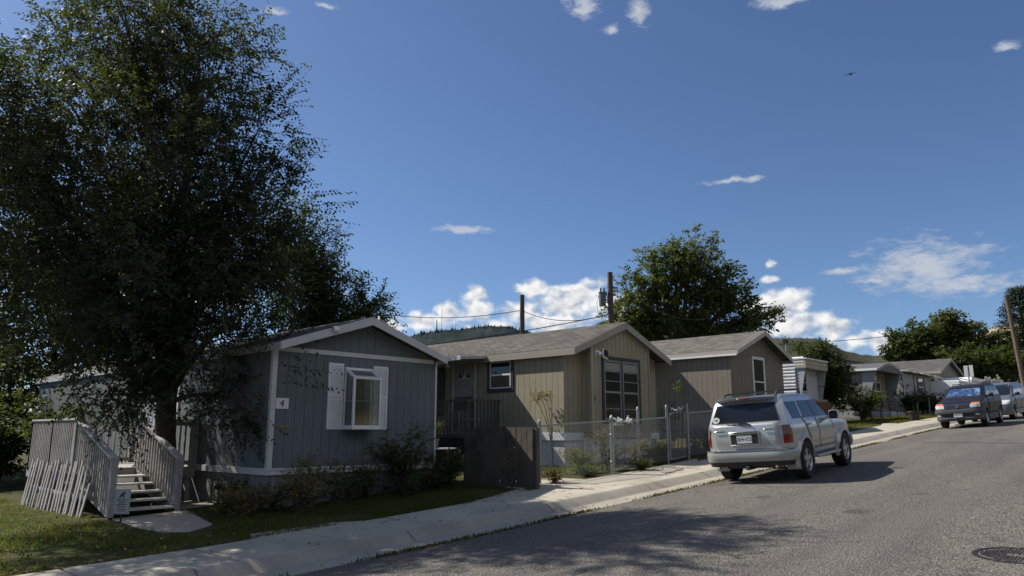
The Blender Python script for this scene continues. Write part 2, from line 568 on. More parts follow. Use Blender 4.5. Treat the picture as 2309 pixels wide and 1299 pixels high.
# ------------------------------------------------------------------ road, kerb, pavement, ground
def asphalt():
    m, n, bs = newmat('asphalt')
    p = pos(n)
    vor = n.a('TexVoronoi', {'feature': 'F1'}, {'Vector': p, 'Scale': 42.0})
    chips = n.a('SeparateColor', None, {0: vor.outputs['Color']}).outputs[0]
    c = n.mix((.070, .063, .055), (.20, .181, .156), n.ramp(chips, .1, .95, 0, 1, False))
    c = n.mix(c, (.088, .080, .071), n.ramp(n.noise(n.a('Mapping', None, {'Vector': p, 'Scale': (.25, 1, 1)}).outputs[0], .8, 5, .6), .38, .68, 0, .7))
    c = n.mix(c, (.035, .032, .030), n.m('MULTIPLY', n.ramp(n.noise(p, 1.4, 3, .5), .66, .74), .55))
    c = n.mix(c, (.175, .16, .138), n.m('MULTIPLY', n.ramp(n.noise(p, 19, 3, .6), .5, .72), .45))
    # lanes polished by tyres
    yb = n.a('SeparateXYZ', None, {0: p}).outputs[1]
    ln = n.m('COSINE', n.m('MULTIPLY', n.m('ADD', yb, n.m('MULTIPLY', n.noise(p, .3, 2), .8)), 3.6))
    c = n.mix(c, (.17, .155, .136), n.m('MULTIPLY', n.ramp(ln, .2, 1.0), .28))
    # tar-filled crack and a few hairline cracks
    cr = n.a('TexVoronoi', {'feature': 'DISTANCE_TO_EDGE'}, {'Vector': n.v('ADD', p, n.v('MULTIPLY', n.a('TexNoise', None, {'Vector': p, 'Scale': 1.6, 'Detail': 4}).outputs['Color'], (1.2, 1.2, 0))), 'Scale': .17}).outputs[0]
    c = n.mix(c, (.022, .021, .02), n.m('MULTIPLY', n.ramp(cr, .0025, .0055, 1, 0), n.ramp(n.noise(n.v('ADD', p, (3.0, 7.0, 0)), .35, 2), .58, .64)))
    n.put(bs.inputs['Base Color'], c)
    bs.inputs['Roughness'].default_value = .88
    bs.inputs['Specular IOR Level'].default_value = .3
    h = n.m('ADD', n.m('MULTIPLY', vor.outputs['Distance'], -1.6), n.m('MULTIPLY', n.noise(p, 11, 3), .7))
    b = n.a('Bump', None, {'Strength': .8, 'Distance': .014, 'Height': h})
    n.put(bs.inputs['Normal'], b.outputs[0])
    return m


def soil():
    m, n, bs = newmat('grassy ground')
    p = pos(n)
    f = n.noise(p, .9, 6, .65)
    c = n.mix((.035, .05, .012), (.085, .075, .03), n.ramp(f, .35, .62))
    c = n.mix(c, (.15, .115, .065), n.ramp(n.noise(p, 2.3, 5, .7), .58, .72))
    c = n.mix(c, (.02, .022, .01), n.ramp(n.noise(p, 30, 3), .5, .75, 0, .6))
    # the dry slopes away from the homes
    yy_ = n.a('SeparateXYZ', None, {0: p}).outputs[1]
    c = n.mix(c, (.15, .12, .065), n.m('MULTIPLY', n.ramp(yy_, -11, -8, 1, 0), .9))
    c = n.mix(c, (.030, .034, .020), n.m('MULTIPLY', n.ramp(yy_, -12.8, -10.6, 1, 0), .92))
    n.put(bs.inputs['Base Color'], c)
    bs.inputs['Roughness'].default_value = .95
    bs.inputs['Specular IOR Level'].default_value = .15
    b = n.a('Bump', None, {'Strength': .8, 'Distance': .05, 'Height': n.noise(p, 25, 4, .7)})
    n.put(bs.inputs['Normal'], b.outputs[0])
    return m


def strip(name, prof, mat, x0=-40, x1=140, step=1.0, label=None):
    """a profile of (y, dz) swept up the street"""
    b = MB()
    k = int((x1 - x0) / step)
    b.grid([[(x0 + i * step, y, g(x0 + i * step) + dz) for y, dz in prof] for i in range(k + 1)])
    o = b.build(name, mat, smooth=True)
    return props(o, kind='structure')


ys = [-7, -5, -3, -1, 0, 1, 2, 3, 4, 5, 6, 6.6, 7.2, 7.6, 7.99]
strip('road', [(y, crown(y)) for y in ys], asphalt())
strip('gutter', [(7.97, -.08), (7.97, .006), (8.4, .012), (8.4, -.08)], m_kerb)
strip('kerb', [(8.401, -.1), (8.401, .014), (8.44, .03), (8.56, .118), (8.62, .134), (8.62, -.1)], m_kerb)
# pavement slabs with joints between them
for_joint = []
b = MB()
s = -38.0
while s < 120:
    L = 1.52
    for y0, y1 in ((8.625, 9.88),):
        a0, a1 = s + .015, s + L - .015
        P = [(a0, y0, g(a0) + .134), (a1, y0, g(a1) + .134), (a1, y1, g(a1) + .15), (a0, y1, g(a0) + .15)]
        b.prism([(p[0], p[1], p[2] - .14) for p in P], (0, 0, .14))
    s += L
props(b.build('pavement', m_conc, bevel=.012), kind='structure')
# wider slab and the paths that lead off the pavement
b = MB()


def slab(pts, dz=.152, th=.13):
    P = [(x, y, g(x) + dz) for x, y in pts]
    b.prism([(p[0], p[1], p[2] - th) for p in P], (0, 0, th))


slab([(9.6, 9.9), (11.9, 9.9), (13.2, 10.15), (13.1, 12.2), (11.75, 12.2), (11.4, 10.4)])
slab([(13.22, 9.9), (14.9, 9.9), (14.9, 10.1), (13.22, 10.13)])
slab([(11.92, 9.9), (13.2, 9.9), (13.2, 10.13)])
slab([(14.92, 9.9), (17.6, 9.9), (18.1, 10.2), (14.92, 10.1)])
slab([(29.5, 9.9), (34.5, 9.9), (34.8, 10.6), (33.0, 10.1)])
props(b.build('path', m_conc, bevel=.006), kind='structure')
b = MB()
slab([(4.95, 11.8), (5.2, 11.45), (5.75, 11.8), (6.32, 14.1), (5.05, 14.1), (4.9, 12.5)], .147)
slab([(5.35, 9.9), (7.2, 9.9), (6.9, 10.2), (5.6, 10.35)], .149)
slab([(6.36, 14.35), (7.05, 14.35), (7.05, 15.6), (6.36, 15.6)], .147)
props(b.build('garden_path', m_conc, bevel=.006), kind='structure')

xs = [-400, -250, -160, -110, -80, -60, -45] + list(range(-36, 141, 2)) + [150, 165, 185, 210, 250, 300, 360, 420, 520, 700, 900, 1200, 1600]
yy = [-900, -500, -300, -180, -120, -90, -70, -55, -42, -30, -22, -16, -12, -9, -7.2, -7.0, 8, 9.86, 9.9] + [10.4 + .8 * i for i in range(14)] + [24, 28, 34, 42, 52, 65, 80, 100, 130, 180, 260, 400, 700, 1100, 1700]


def gz(x, y):
    z = g(x)
    if y < -7.1:
        h = min(26, max(0, (-y - 9)) * .34)
        return z + .1 + h + 1.2 * math.sin(x * .05) * min(1, h / 6)
    if y < 9.88:
        return z - .09
    z += .13
    if y > 60:
        z += (y - 60) * .012
    return z + (.03 if y > 15 else .010) * math.sin(x * 1.7 + y) * math.sin(y * 1.3) * (1 if y > 10.2 else 0)


b = MB()
b.grid([[(x, y, gz(x, y)) for y in yy] for x in xs])
props(b.build('ground', soil(), smooth=True), kind='structure')

# dark tar seam across the road
b = MB()
for x0, y0, x1, y1, w0 in ((24.8, 6.5, 21.6, -2.5, .035), (8.2, 1.2, 11.5, -.4, .008)):
    rows = []
    for i in range(41):
        f = i / 40
        x, y = x0 + (x1 - x0) * f + random.gauss(0, .02), y0 + (y1 - y0) * f
        w_ = w0 * (1.25 - f) * random.uniform(.6, 1.3) + .003
        rows.append([(x - w_, y - .3 * w_, g(x - w_) + crown(y) + .004), (x + w_, y + .3 * w_, g(x + w_) + crown(y) + .004)])
    b.grid(rows)
props(b.build('road_seam', M('tar', (.03, .027, .025), .6, .2, 4)), kind='structure')

# moss and dirt in the joint between gutter and road
m_moss = leafmat('moss', (.05, .07, .012), (.12, .10, .03), .2, .1)
k = 9000
X = rng.uniform(4, 36, k)
X = X[(np.sin(X * 2.1) + np.sin(X * .83 + 1) + rng.normal(size=k) * .6) > -.5]
k = len(X)
Y = 7.97 + rng.normal(size=k) * .035
B = np.stack([X, Y, np.array([g(x) for x in X])], 1)
D = rng.normal(size=(k, 3)) * .5 + np.array([0, 0, .8])
D = unit(D)
S = unit(np.cross(D, rng.normal(size=(k, 3))))
h = rng.uniform(.025, .07, (k, 1))
props(npmesh('gutter_moss', np.stack([B - S * .012, B + S * .012, B + D * h], 1), m_moss, nv=3), kind='stuff')

# manhole cover
t = thing('manhole_cover', 'round dark iron manhole cover set in the asphalt', 'manhole', (9.12, 1.62, g(9.12) + crown(1.62)))
t['label'] = 'round dark iron manhole cover set in the asphalt'
sl_ = math.atan2(g(11) - g(9.7), 1.3)
m_iron = M('cast iron', (.04, .032, .033), .55, .2, 9, 80, .3, 60, metal=.6)
b = MB()
b.lathe([(0, -.05), (.40, -.05), (.40, .004), (.355, .006), (.35, -.01)], n=40)
b.v = [(x, y, z + x * math.tan(sl_)) for x, y, z in b.v]
b.build('frame', m_iron, t, world=False)
b = MB()
b.lathe([(0, -.008), (.345, -.008), (.345, -.02)], n=40)
for i in range(-11, 12):
    for j in range(-11, 12):
        if math.hypot(i, j) * .029 < .325 and (i + j) % 2 == 0 and not (abs(i) < 2 and abs(j) < 4):
            b.box(i * .029 - .0145, i * .029 + .0145, j * .029 - .010, j * .029 + .010, -.009, .004)
b.v = [(x, y, z + x * math.tan(sl_)) for x, y, z in b.v]
b.build('lid', m_iron, t, world=False)

# ------------------------------------------------------------------ far hills
def hill(name, ridge, dist, mat, front, rough, seed, back=400):
    rr = random.Random(seed)
    az = [a for a, e in ridge]
    N = 90
    rows = []
    for i in range(N + 1):
        a = az[0] + (az[-1] - az[0]) * i / N
        for (a0, e0), (a1, e1) in zip(ridge, ridge[1:]):
            if (a0 - a) * (a1 - a) <= 0:
                e = e0 + (e1 - e0) * (a - a0) / (a1 - a0)
                break
        H = dist * math.tan(e) + rr.uniform(-1, 1) * rough
        ca, sa = math.cos(a), math.sin(a)
        row = []
        for f, hz in ((1 - front, .0), (1 - front * .8, .18), (1 - front * .6, .42), (1 - front * .4, .63), (1 - front * .2, .84), (1 - front * .06, .96), (1, 1), (1 + back / dist * .5, .8), (1 + back / dist, 0)):
            j = rr.uniform(-1, 1) * rough * (1.5 if 0 < hz < .95 else 0)
            row.append((ca * dist * f, sa * dist * f, H * hz + j))
        rows.append(row)
    b = MB()
    b.grid(rows)
    return props(b.build(name, mat, smooth=True, angle=80), kind='structure')


H1 = [(0.9827, 0.03), (0.9127, 0.1013), (0.8841, 0.127), (0.8666, 0.1314), (0.8429, 0.1346), (0.8131, 0.1367), (0.7982, 0.1392), (0.7772, 0.1411), (0.7532, 0.1394), (0.7352, 0.1334), (0.7053, 0.1232), (0.6698, 0.1082), (.6, .06)]
H2 = [(0.7098, 0.06), (0.6698, 0.1082), (0.6365, 0.1432), (0.6038, 0.1532), (0.5567, 0.159), (0.5111, 0.1505), (0.4615, 0.1325), (0.4108, 0.1169), (0.387, 0.117), (0.3612, 0.1147), (0.3463, 0.1086), (0.3296, 0.0975), (0.303, 0.0915), (0.2741, 0.0929), (0.2371, 0.0921), (.15, .05)]
H3 = [(0.2673, 0.06), (0.2373, 0.0895), (0.2001, 0.1053), (0.1687, 0.1182), (0.1438, 0.1211), (0.1073, 0.1228), (.02, .12), (-.1, .08)]
m_hill1 = M('forested hill', (.024, .034, .034), .95, .3, .02, .12, 1, .06, spec=.03)
m_hill2 = M('scrub mesa', (.050, .052, .036), .95, .28, .03, .2, 1, .08, spec=.03)
m_hill3 = M('dry grass hill', (.26, .21, .12), .95, .12, .03, .3, tint=(.06, .065, .035), tscale=.05, tamt=.9)
hill('forest_hill', H1, 1500, m_hill1, .35, 1.2, 1)
hill('mesa_hill', H2, 1000, m_hill2, .3, 1.2, 2)
hill('dry_hillside', H3, 420, m_hill3, .35, .6, 3, 200)


# conifers that make the toothed edge of the forested ridge: too many to count
def interp(ridge, a):
    for (a0, e0), (a1, e1) in zip(ridge, ridge[1:]):
        if (a0 - a) * (a1 - a) <= 0:
            return e0 + (e1 - e0) * (a - a0) / (a1 - a0)
    return 0


b = MB()
for i in range(1700):
    a = random.uniform(.70, .91)
    f = 1 - abs(random.gauss(0, .10))
    hz = 1 - (1 - f) / .35 * 1.0
    e = interp(H1, a)
    dd = 1500 * f
    z = 1500 * math.tan(e) * max(.2, hz) - 3
    hh = random.uniform(5, 12)
    x, y = math.cos(a) * dd, math.sin(a) * dd
    r0 = hh * .24
    for q in range(2):
        zz = z + hh * .38 * q
        b.lathe([(r0 * (1 - .35 * q), zz), (r0 * (.62 - .35 * q), zz + hh * .3), (0.01, zz + hh * (.62 if q else .6))], (x, y, 0), n=5)
props(b.build('hill_forest', M('ridge conifers', (.024, .035, .034), .95, .2, .05, spec=.03), recalc=False), kind='stuff')
for i, (a, e0, e1) in enumerate([(.8519, .118, .149), (.8453, .12, .167), (.8311, .122, .1448), (.8264, .124, .150)]):
    t_ = thing('radio_mast', ['thick dark radio mast furthest left on the forested ridge', 'tallest pale radio mast on the forested ridge', 'short thin radio mast on the forested ridge right of the tallest', 'thin radio mast nearest the summit of the forested ridge'][i], 'mast', (math.cos(a) * 1495, math.sin(a) * 1495, 1495 * math.tan(e0) - 6), group='radio masts on the hill')
    z1 = 1495 * math.tan(e1)
    b = MB()
    r_ = (.9, .45, .4, .4)[i]
    z0 = 1495 * math.tan(e0) - 6
    xx, yy_ = math.cos(a) * 1495, math.sin(a) * 1495
    for k_ in range(3):
        an = 2.1 * k_
        b.tube([(xx + r_ * 1.5 * math.cos(an), yy_ + r_ * 1.5 * math.sin(an), z0), (xx + r_ * .5 * math.cos(an), yy_ + r_ * .5 * math.sin(an), z1)], r_ * .5, 5)
    for q in range(12):
        zz = z0 + (z1 - z0) * (q + .5) / 12
        b.box(xx - r_, xx + r_, yy_ - r_, yy_ + r_, zz, zz + .4)
    b.build('mast', M('mast steel %d' % i, ((.05, .04, .04), (.5, .42, .42), (.4, .35, .35), (.4, .36, .36))[i], .6), t_)
# ------------------------------------------------------------------ homes
def FX(s0, tf):
    """local frame for a face looking at the street: a along x, b up, c outwards (towards -y)"""
    return lambda a, b, c: (s0 + a, tf - c, b)


def SX(s0, t0):
    """local frame for a face looking down the street (-x): a runs towards the street, b up, c outwards"""
    return lambda a, b, c: (s0 - c, t0 - a, b)


def frame_boxes(b, a0, a1, z0, z1, w, c0, c1):
    b.box(a0 - w, a1 + w, z1, z1 + w, c0, c1)
    b.box(a0 - w, a1 + w, z0 - w, z0, c0, c1)
    b.box(a0 - w, a0, z0, z1, c0, c1)
    b.box(a1, a1 + w, z0, z1, c0, c1)


def window(parent, T, a0, a1, z0, z1, m_trim, tw=.08, m_sash=None, rails=(.5,), mull=(), m_gl=None, blind=None, depth=.03, bars=.025):
    """trim > sash, pane (> blind)"""
    b = MB(T)
    frame_boxes(b, a0, a1, z0, z1, tw, -.02, depth)
    wn = b.build('window', m_trim, parent, bevel=.004)
    b = MB(T)
    b.box(a0, a1, z0, z1, -.02, .004)
    b.build('pane', m_gl or m_glass, wn)
    b = MB(T)
    f = .035
    frame_boxes(b, a0 + f, a1 - f, z0 + f, z1 - f, f - .001, .005, depth - .008)
    for r in rails:
        z = z0 + (z1 - z0) * r
        b.box(a0 + f, a1 - f, z - bars, z + bars, .006, depth - .010)
    for q in mull:
        a = a0 + (a1 - a0) * q
        b.box(a - bars, a + bars, z0 + f, z1 - f, .007, depth - .009)
    b.build('sash', m_sash or m_trim, wn, bevel=.003)
    if blind:
        b = MB(T)
        for (u0, u1, v0, v1) in blind:
            z = z0 + (z1 - z0) * v0
            while z < z0 + (z1 - z0) * v1 - .02:
                b.box(a0 + (a1 - a0) * u0, a0 + (a1 - a0) * u1, z, z + .04, .0045, .0065)
                z += .05
        b.build('blind', m_white, wn)
    return wn


def gable_home(label, s0, s1, tf, tb, zf, ze, zp, of, os_, m_wall, m_skirt, m_roof, m_fascia, m_trim, fh=.17, belt=True, corner=True, name='mobile_home', eavetrim=True, rt=.09):
    t = thing(name, label, 'mobile home', (s0, tf, gy(s0)))
    mid = (s0 + s1) / 2
    b = MB()
    b.prism([(s0, tf, zf), (s1, tf, zf), (s1, tf, ze), (mid, tf, zp - .02), (s0, tf, ze)], (0, tb - tf, 0))
    b.build('wall', m_wall, t)
    b = MB()
    b.box(s0 + .02, s1 - .02, tf + .02, tb - .02, gy(s0) - .35, zf - .003)
    b.build('skirting', m_skirt, t)
    sl = (zp - ze) / (mid - s0)
    b = MB()
    for sg in (-1, 1):
        e = mid + sg * (mid - s0 + os_)
        zeo = ze - os_ * sl
        b.prism([(mid, tf - of, zp + .012), (e, tf - of, zeo + .012), (e, tf - of, zeo + rt), (mid, tf - of, zp + rt)], (0, tb - tf + 2 * of, 0))
    b.build('roof', m_roof, t)
    b = MB()
    for sg in (-1, 1):
        e = mid + sg * (mid - s0 + os_ + .02)
        zeo = ze - (os_ + .02) * sl
        # rake boards on the gable
        b.prism([(mid, tf - of - .03, zp + rt - .01), (e, tf - of - .03, zeo + rt - .01), (e, tf - of - .03, zeo + rt - fh), (mid, tf - of - .03, zp + rt - fh - .02)], (0, .028, 0))
        b.box(e - .025 * (sg > 0), e + .025 * (sg < 0), tf - of - .002, tb + of, zeo + rt - fh, zeo + rt - .012)
    b.each('fascia', m_fascia, t, bevel=.004)
    # soffit
    b = MB()
    zs = ze - os_ * sl - .05
    b.box(s0 - os_, s0 - .002, tf + .002, tb, zs - .01, zs + .005)
    b.box(s1 + .002, s1 + os_, tf + .002, tb, zs - .01, zs + .005)
    b.each('soffit', m_trim, t)
    b = MB()
    if belt:
        b.box(s0 - .035, s1 + .035, tf - .035, tf + .02, zf - .09, zf + .03)
        b.box(s0 - .035, s0 + .02, tf + .022, tb, zf - .09, zf + .03)
        b.box(s0 - .045, s1 + .045, tf - .045, tf - .036, zf - .01, zf + .03)
    if corner:
        for s in (s0, s1):
            b.box(s - .022, s + .075 if s == s0 else s + .022, tf - .022, tf + .07, zf + .032, ze - .03)
        b.box(s0 + .076, s1 - .076, tf - .02, tf + .01, ze - .085, ze + .005)
    if belt or corner:
        b.each('trim', m_trim, t, bevel=.004)
    return t


# ---- grey-blue home number 4
m_blue = siding('blue grey siding', (.127, .150, .150), .2, .045, dark=.6)
m_bskirt = siding('grey skirting', (.23, .225, .21), .13, .1)
m_bluef = M('pale grey fascia', (.50, .50, .49), .6, .06)
m_roofA = shingle('grey brown shingles', (.115, .105, .096))
blue = gable_home('grey blue mobile home with pale trim, behind the big elm', 7.15, 11.15, 12.75, 27.0, -.67, 1.60, 2.26, .3, .04, m_blue, m_bskirt, m_roofA, m_bluef, M('off white trim', (.56, .56, .53), .6, .06), fh=.16)
T = FX(0, 12.75)
# greenhouse window: a glazed box that stands out from the wall
wn_m = M('white vinyl frame', (.72, .72, .70), .4, .04)
b = MB(T)
a0, a1, z0, z1, d = 8.71, 9.39, .1, 1.30, .36
f = .045
fz = z1 - .2
frame_boxes(b, a0 + f, a1 - f, z0 + f, fz - f, f, d - f, d)
for a in (a0, a1 - f):
    b.box(a, a + f, z0, z0 + f, 0, d - f - .001)
    b.box(a, a + f, z1 - f, z1, 0, f)
    b.box(a + .001, a + f - .001, z0 + f, z1 - f, 0, f)
    b.beam((a + f / 2, z1 - f / 2, .02), (a + f / 2, fz - .01, d - .02), f, f, (0, 1, 0))
b.box(a0 + f, a1 - f, z1 - f, z1, 0, f)
b.box(a0 - .02, a1 + .02, z0 - .035, z0, 0, d + .02)
gw = b.build('window', wn_m, blue, bevel=.004)
b = MB(T)
b.box(a0 + f, a1 - f, z0 + f, fz - f, d - .03, d - .02)
b.build('pane', clearglass('greenhouse glass'), gw)
b = MB(T)
b.add([(a0 + f, z1 - f * .6, .03), (a1 - f, z1 - f * .6, .03), (a1 - f, fz - .01, d - .03), (a0 + f, fz - .01, d - .03)], [(0, 1, 2, 3)])
b.build('top_pane', bpy.data.materials['greenhouse glass'], gw)
b = MB(T)
for a in (a0 + .02, a1 - .025):
    b.add([(a, z0 + .03, .01), (a, z0 + .03, d - .02), (a, fz - .03, d - .02), (a, z1 - .06, .02)], [(0, 1, 2, 3)])
b.each('side_pane', bpy.data.materials['greenhouse glass'], gw)
b = MB(T)
b.box(a0 + f, a1 - f, .62, .635, .05, d - .05)
b.build('glass_shelf', wn_m, gw)
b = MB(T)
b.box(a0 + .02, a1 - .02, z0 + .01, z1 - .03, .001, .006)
b.build('dark_room_sheet', m_dark, gw)  # dark sheet on the wall paints the unlit room behind the glass
b = MB(T)
N = 14
for q0, q1 in ((.03, .26), (.74, .97)):
    rows = []
    for i in range(N + 1):
        a = a0 + (a1 - a0) * (q0 + (q1 - q0) * i / N)
        rows.append([(a, z0 + .03, .022 + .012 * math.sin(i * 1.9)), (a, z1 - .05, .022 + .012 * math.sin(i * 1.9))])
    b.grid(rows)
b.each('curtain', M('dim curtain', (.30, .29, .26), .8, .08), gw, smooth=True)
for a_0, a_1 in ((8.34, 8.69), (9.43, 9.80)):
    b = MB(T)
    zb, zt = .06, 1.37
    b.box(a_0, a_1, zb, zt, 0, .012)
    frame_boxes(b, a_0 + .045, a_1 - .045, zb + .06, zt - .06, .045, .012, .03)
    b.box(a_0 + .045, a_1 - .045, .70, .76, .012, .03)
    z = zb + .075
    while z < zt - .09:
        if not (.665 < z < .76):
            b.add([(a_0 + .047, z, .027), (a_1 - .047, z, .027), (a_1 - .047, z + .026, .013), (a_0 + .047, z + .026, .013)], [(0, 1, 2, 3)])
            b.add([(a_0 + .047, z - .004, .024), (a_1 - .047, z - .004, .024), (a_1 - .047, z, .027), (a_0 + .047, z, .027)], [(0, 1, 2, 3)])
        z += .03
    b.build('shutter', wn_m, blue)
# house number plate and small metal plate
b = MB(T)
b.box(7.235, 7.50, .44, .64, 0, .014)
pl = b.build('number_plate', M('white plate', (.7, .7, .7), .4, .03), blue, bevel=.003)
text('numeral', '4', .19, m_black, pl, frame((7.36, 12.75 - .016, .535), (1, 0, 0), (0, 0, 1), (0, -1, 0)) @ Matrix.Rotation(R(-8), 4, 'Z') @ Matrix.Shear('XZ', 4, (0, 0)), .003)
b = MB(T)
b.box(7.28, 7.53, .10, .125, 0, .02)
b.build('brass_bar', M('brass', (.3, .2, .08), .4, metal=.8), blue)
b = MB(T)
b.lathe([(.0, .0), (.05, .0), (.05, .05), (.02, .09)], (8.25, 2.02, .30), 'x', 12)
b.lathe([(.055, .0), (.07, .11), (.06, .12)], (8.18, 1.99, .33), 'x', 12)
b.build('floodlight', m_white, blue, smooth=True)
# side window and door of the grey-blue home, over the deck
T = SX(7.15, 0)
window(blue, T, -17.35, -16.75, .35, 1.2, wn_m, .05, rails=(.5,))
b = MB(T)
frame_boxes(b, -18.75, -17.9, -.64, 1.38, .06, 0, .03)
dr = b.build('door', wn_m, blue)
b = MB(T)
b.box(-18.75, -17.9, -.64, 1.38, 0, .012)
b.box(-18.6, -18.05, .25, 1.2, .012, .018)
b.build('leaf', M('door leaf', (.34, .36, .37), .5), dr)

# ---- beige home number 5
m_beige = siding('beige siding', (.30, .265, .185), .205)
m_bayw = siding('beige bay siding', (.31, .27, .178), .205)
m_wskirt = siding('white skirting', (.62, .63, .63), .25, .04, dark=.7)
m_roofB = shingle('brown grey shingles', (.110, .097, .084))
m_tanf = M('taupe fascia', (.30, .27, .225), .6, .05)
beige = gable_home('beige mobile home with a gabled bay and a black framed double window', 15.65, 20.2, 12.7, 27.5, 0, 2.2, 3.08, .48, .12, m_beige, m_wskirt, m_roofB, m_tanf, M('pale beige trim', (.36, .33, .26), .6, .05), fh=.2, corner=False, belt=False)
b = MB()
b.box(15.61, 20.24, 12.66, 12.72, -.2, .0)
b.box(15.61, 15.67, 12.725, 27.4, -.2, .0)
b.each('trim', M('white belt board', (.66, .67, .67), .5, .04), beige, bevel=.005)
mid = (15.65 + 20.2) / 2
slp = (3.08 - 2.2) / (mid - 15.65)
zr = lambda s: 3.05 - abs(s - mid) * slp
b = MB()
b.prism([(16.42, 12.36, -.02), (19.3, 12.36, -.02), (19.3, 12.36, zr(19.3)), (mid, 12.36, zr(mid)), (16.42, 12.36, zr(16.42))], (0, .335, 0))
bay = b.build('bay', m_bayw, beige)
b = MB()
m_bt = M('bay trim', (.34, .305, .225), .6, .05)
for s in (16.42, 19.3):
    b.box(s - .02, s + .09 if s < 17 else s + .02, 12.335, 12.42, .0, zr(s) - .05)
for sg in (-1, 1):
    b.prism([(mid, 12.336, zr(mid) - .02), (mid + sg * 1.42, 12.336, zr(mid + 1.42) - .02), (mid + sg * 1.42, 12.336, zr(mid + 1.42) - .12), (mid, 12.336, zr(mid) - .12)], (0, .02, 0))
b.box(16.45, 19.28, 12.33, 12.38, -.14, .0)
b.each('bay_trim', m_bt, bay, bevel=.003)
b = MB()
b.box(16.45, 19.28, 12.37, 12.69, gy(17) - .3, -.145)
b.build('bay_skirting', m_wskirt, bay)
T = FX(0, 12.36)
b = MB(T)
frame_boxes(b, 17.0, 18.7, .36, 2.02, .10, 0, .035)
b.box(17.81, 17.89, .36, 2.02, 0, .033)
dw = b.build('window', m_black, beige, bevel=.004)
m_sash = M('grey vinyl sash', (.22, .22, .21), .4, .05)
for q0, q1 in ((17.0, 17.81), (17.89, 18.7)):
    b = MB(T)
    b.box(q0, q1, .36, 2.02, -.02, .006)
    b.build('pane', m_glass, dw)
    b = MB(T)
    fw = .05
    frame_boxes(b, q0 + fw, q1 - fw, .36 + fw, 2.02 - fw, fw - .001, .007, .026)
    for z, hw in ((1.70, .014), (1.43, .012), (1.12, .028), (.66, .012)):
        b.box(q0 + fw, q1 - fw, z - hw, z + hw, .008, .022)
    b.build('sash', m_sash, dw, bevel=.003)
    b = MB(T)
    z = 1.73
    while z < 1.94:
        b.box(q0 + fw, q1 - fw, z, z + .032, .0065, .0075)
        z += .037
    b.build('blind', M('ivory blind', (.30, .285, .24), .6, .06), dw)
text('house_number', '5', .17, m_black, beige, frame((16.55, 12.36 - .03, .92), (1, 0, 0), (0, 0, 1), (0, -1, 0)), .006)
# security light on the bay
b = MB(T)
b.box(16.62, 16.80, 2.10, 2.25, 0, .03)
b.lathe([(.035, 0), (.06, .12), (.055, .13), (0, .125)], (16.66, 2.16, .06), 'x', 12)
b.prism([(16.86, 2.32, .10), (17.02, 2.26, .16), (17.06, 2.02, .13), (16.90, 2.08, .07)], (.0, -.02, -.03))
lt = b.build('security_light', m_white, beige, bevel=.004)
b = MB(T)
b.prism([(16.89, 2.285, .116), (17.0, 2.24, .157), (17.035, 2.05, .135), (16.92, 2.1, .09)], (.012, .005, .012))
b.build('solar_panel', m_black, lt)
# side: window, door, awning over the entry
T = SX(15.65, 0)
window(beige, T, -15.47, -14.63, 1.26, 2.04, m_black, .11, m_white, rails=(.5,), m_gl=m_glass)
b = MB(T)
frame_boxes(b, -17.0, -16.12, .02, 2.05, .07, 0, .035)
dr = b.build('door', M('dim door trim', (.45, .43, .38), .6), beige, bevel=.004)
b = MB(T)
b.box(-17.0, -16.12, .02, 2.05, 0, .012)
b.box(-16.95, -16.17, 1.08, 1.12, .012, .03)
b.build('leaf', M('grey door leaf', (.25, .235, .20), .5), dr)
b = MB(T)
P = [(-16.56 + .27 * math.cos(PI * i / 14), 1.62 + .27 * math.sin(PI * i / 14), .014) for i in range(15)]
b.add([(-16.56, 1.62, .014)] + P, [(0, i, i + 1) for i in range(1, 15)])
fl = b.build('fan_light', m_glass, dr)
b = MB(T)
for i in (0, 4, 7, 10, 14):
    b.beam((-16.56, 1.62, .02), P[i], .02, .012, (0, 0, 1))
b.each('glazing_bar', m_white, fl)
b = MB(T)
b.box(-16.95, -16.17, .12, 1.06, .012, .018)
b.build('kick_panel', M('dark door panel', (.03, .033, .04), .4), dr)
b = MB(T)
b.box(-17.75, -17.45, .5, 2.0, 0, .03)
b.build('shutter', m_black, beige)
b = MB(T)
b.lathe([(0, .0), (.07, .0), (.08, .06), (.05, .15), (0, .16)], (-17.2, 1.98, .10), 'y', 12)
b.build('porch_lamp', m_white, beige, smooth=True)
b = MB()
b.prism([(15.60, 15.5, 2.16), (14.45, 15.5, 2.06), (14.45, 15.5, 2.13), (15.60, 15.5, 2.24)], (0, 4.4, 0))
for i in range(11):
    b.box(14.46, 15.5, 15.56 + i * .4, 15.60 + i * .4, 2.19, 2.215)
aw = b.build('entry_awning', M('pale metal awning', (.42, .42, .40), .5, .06), beige)
b = MB()
b.box(14.41, 14.448, 15.46, 19.9, 2.03, 2.15)
b.build('awning_fascia', m_white, aw)

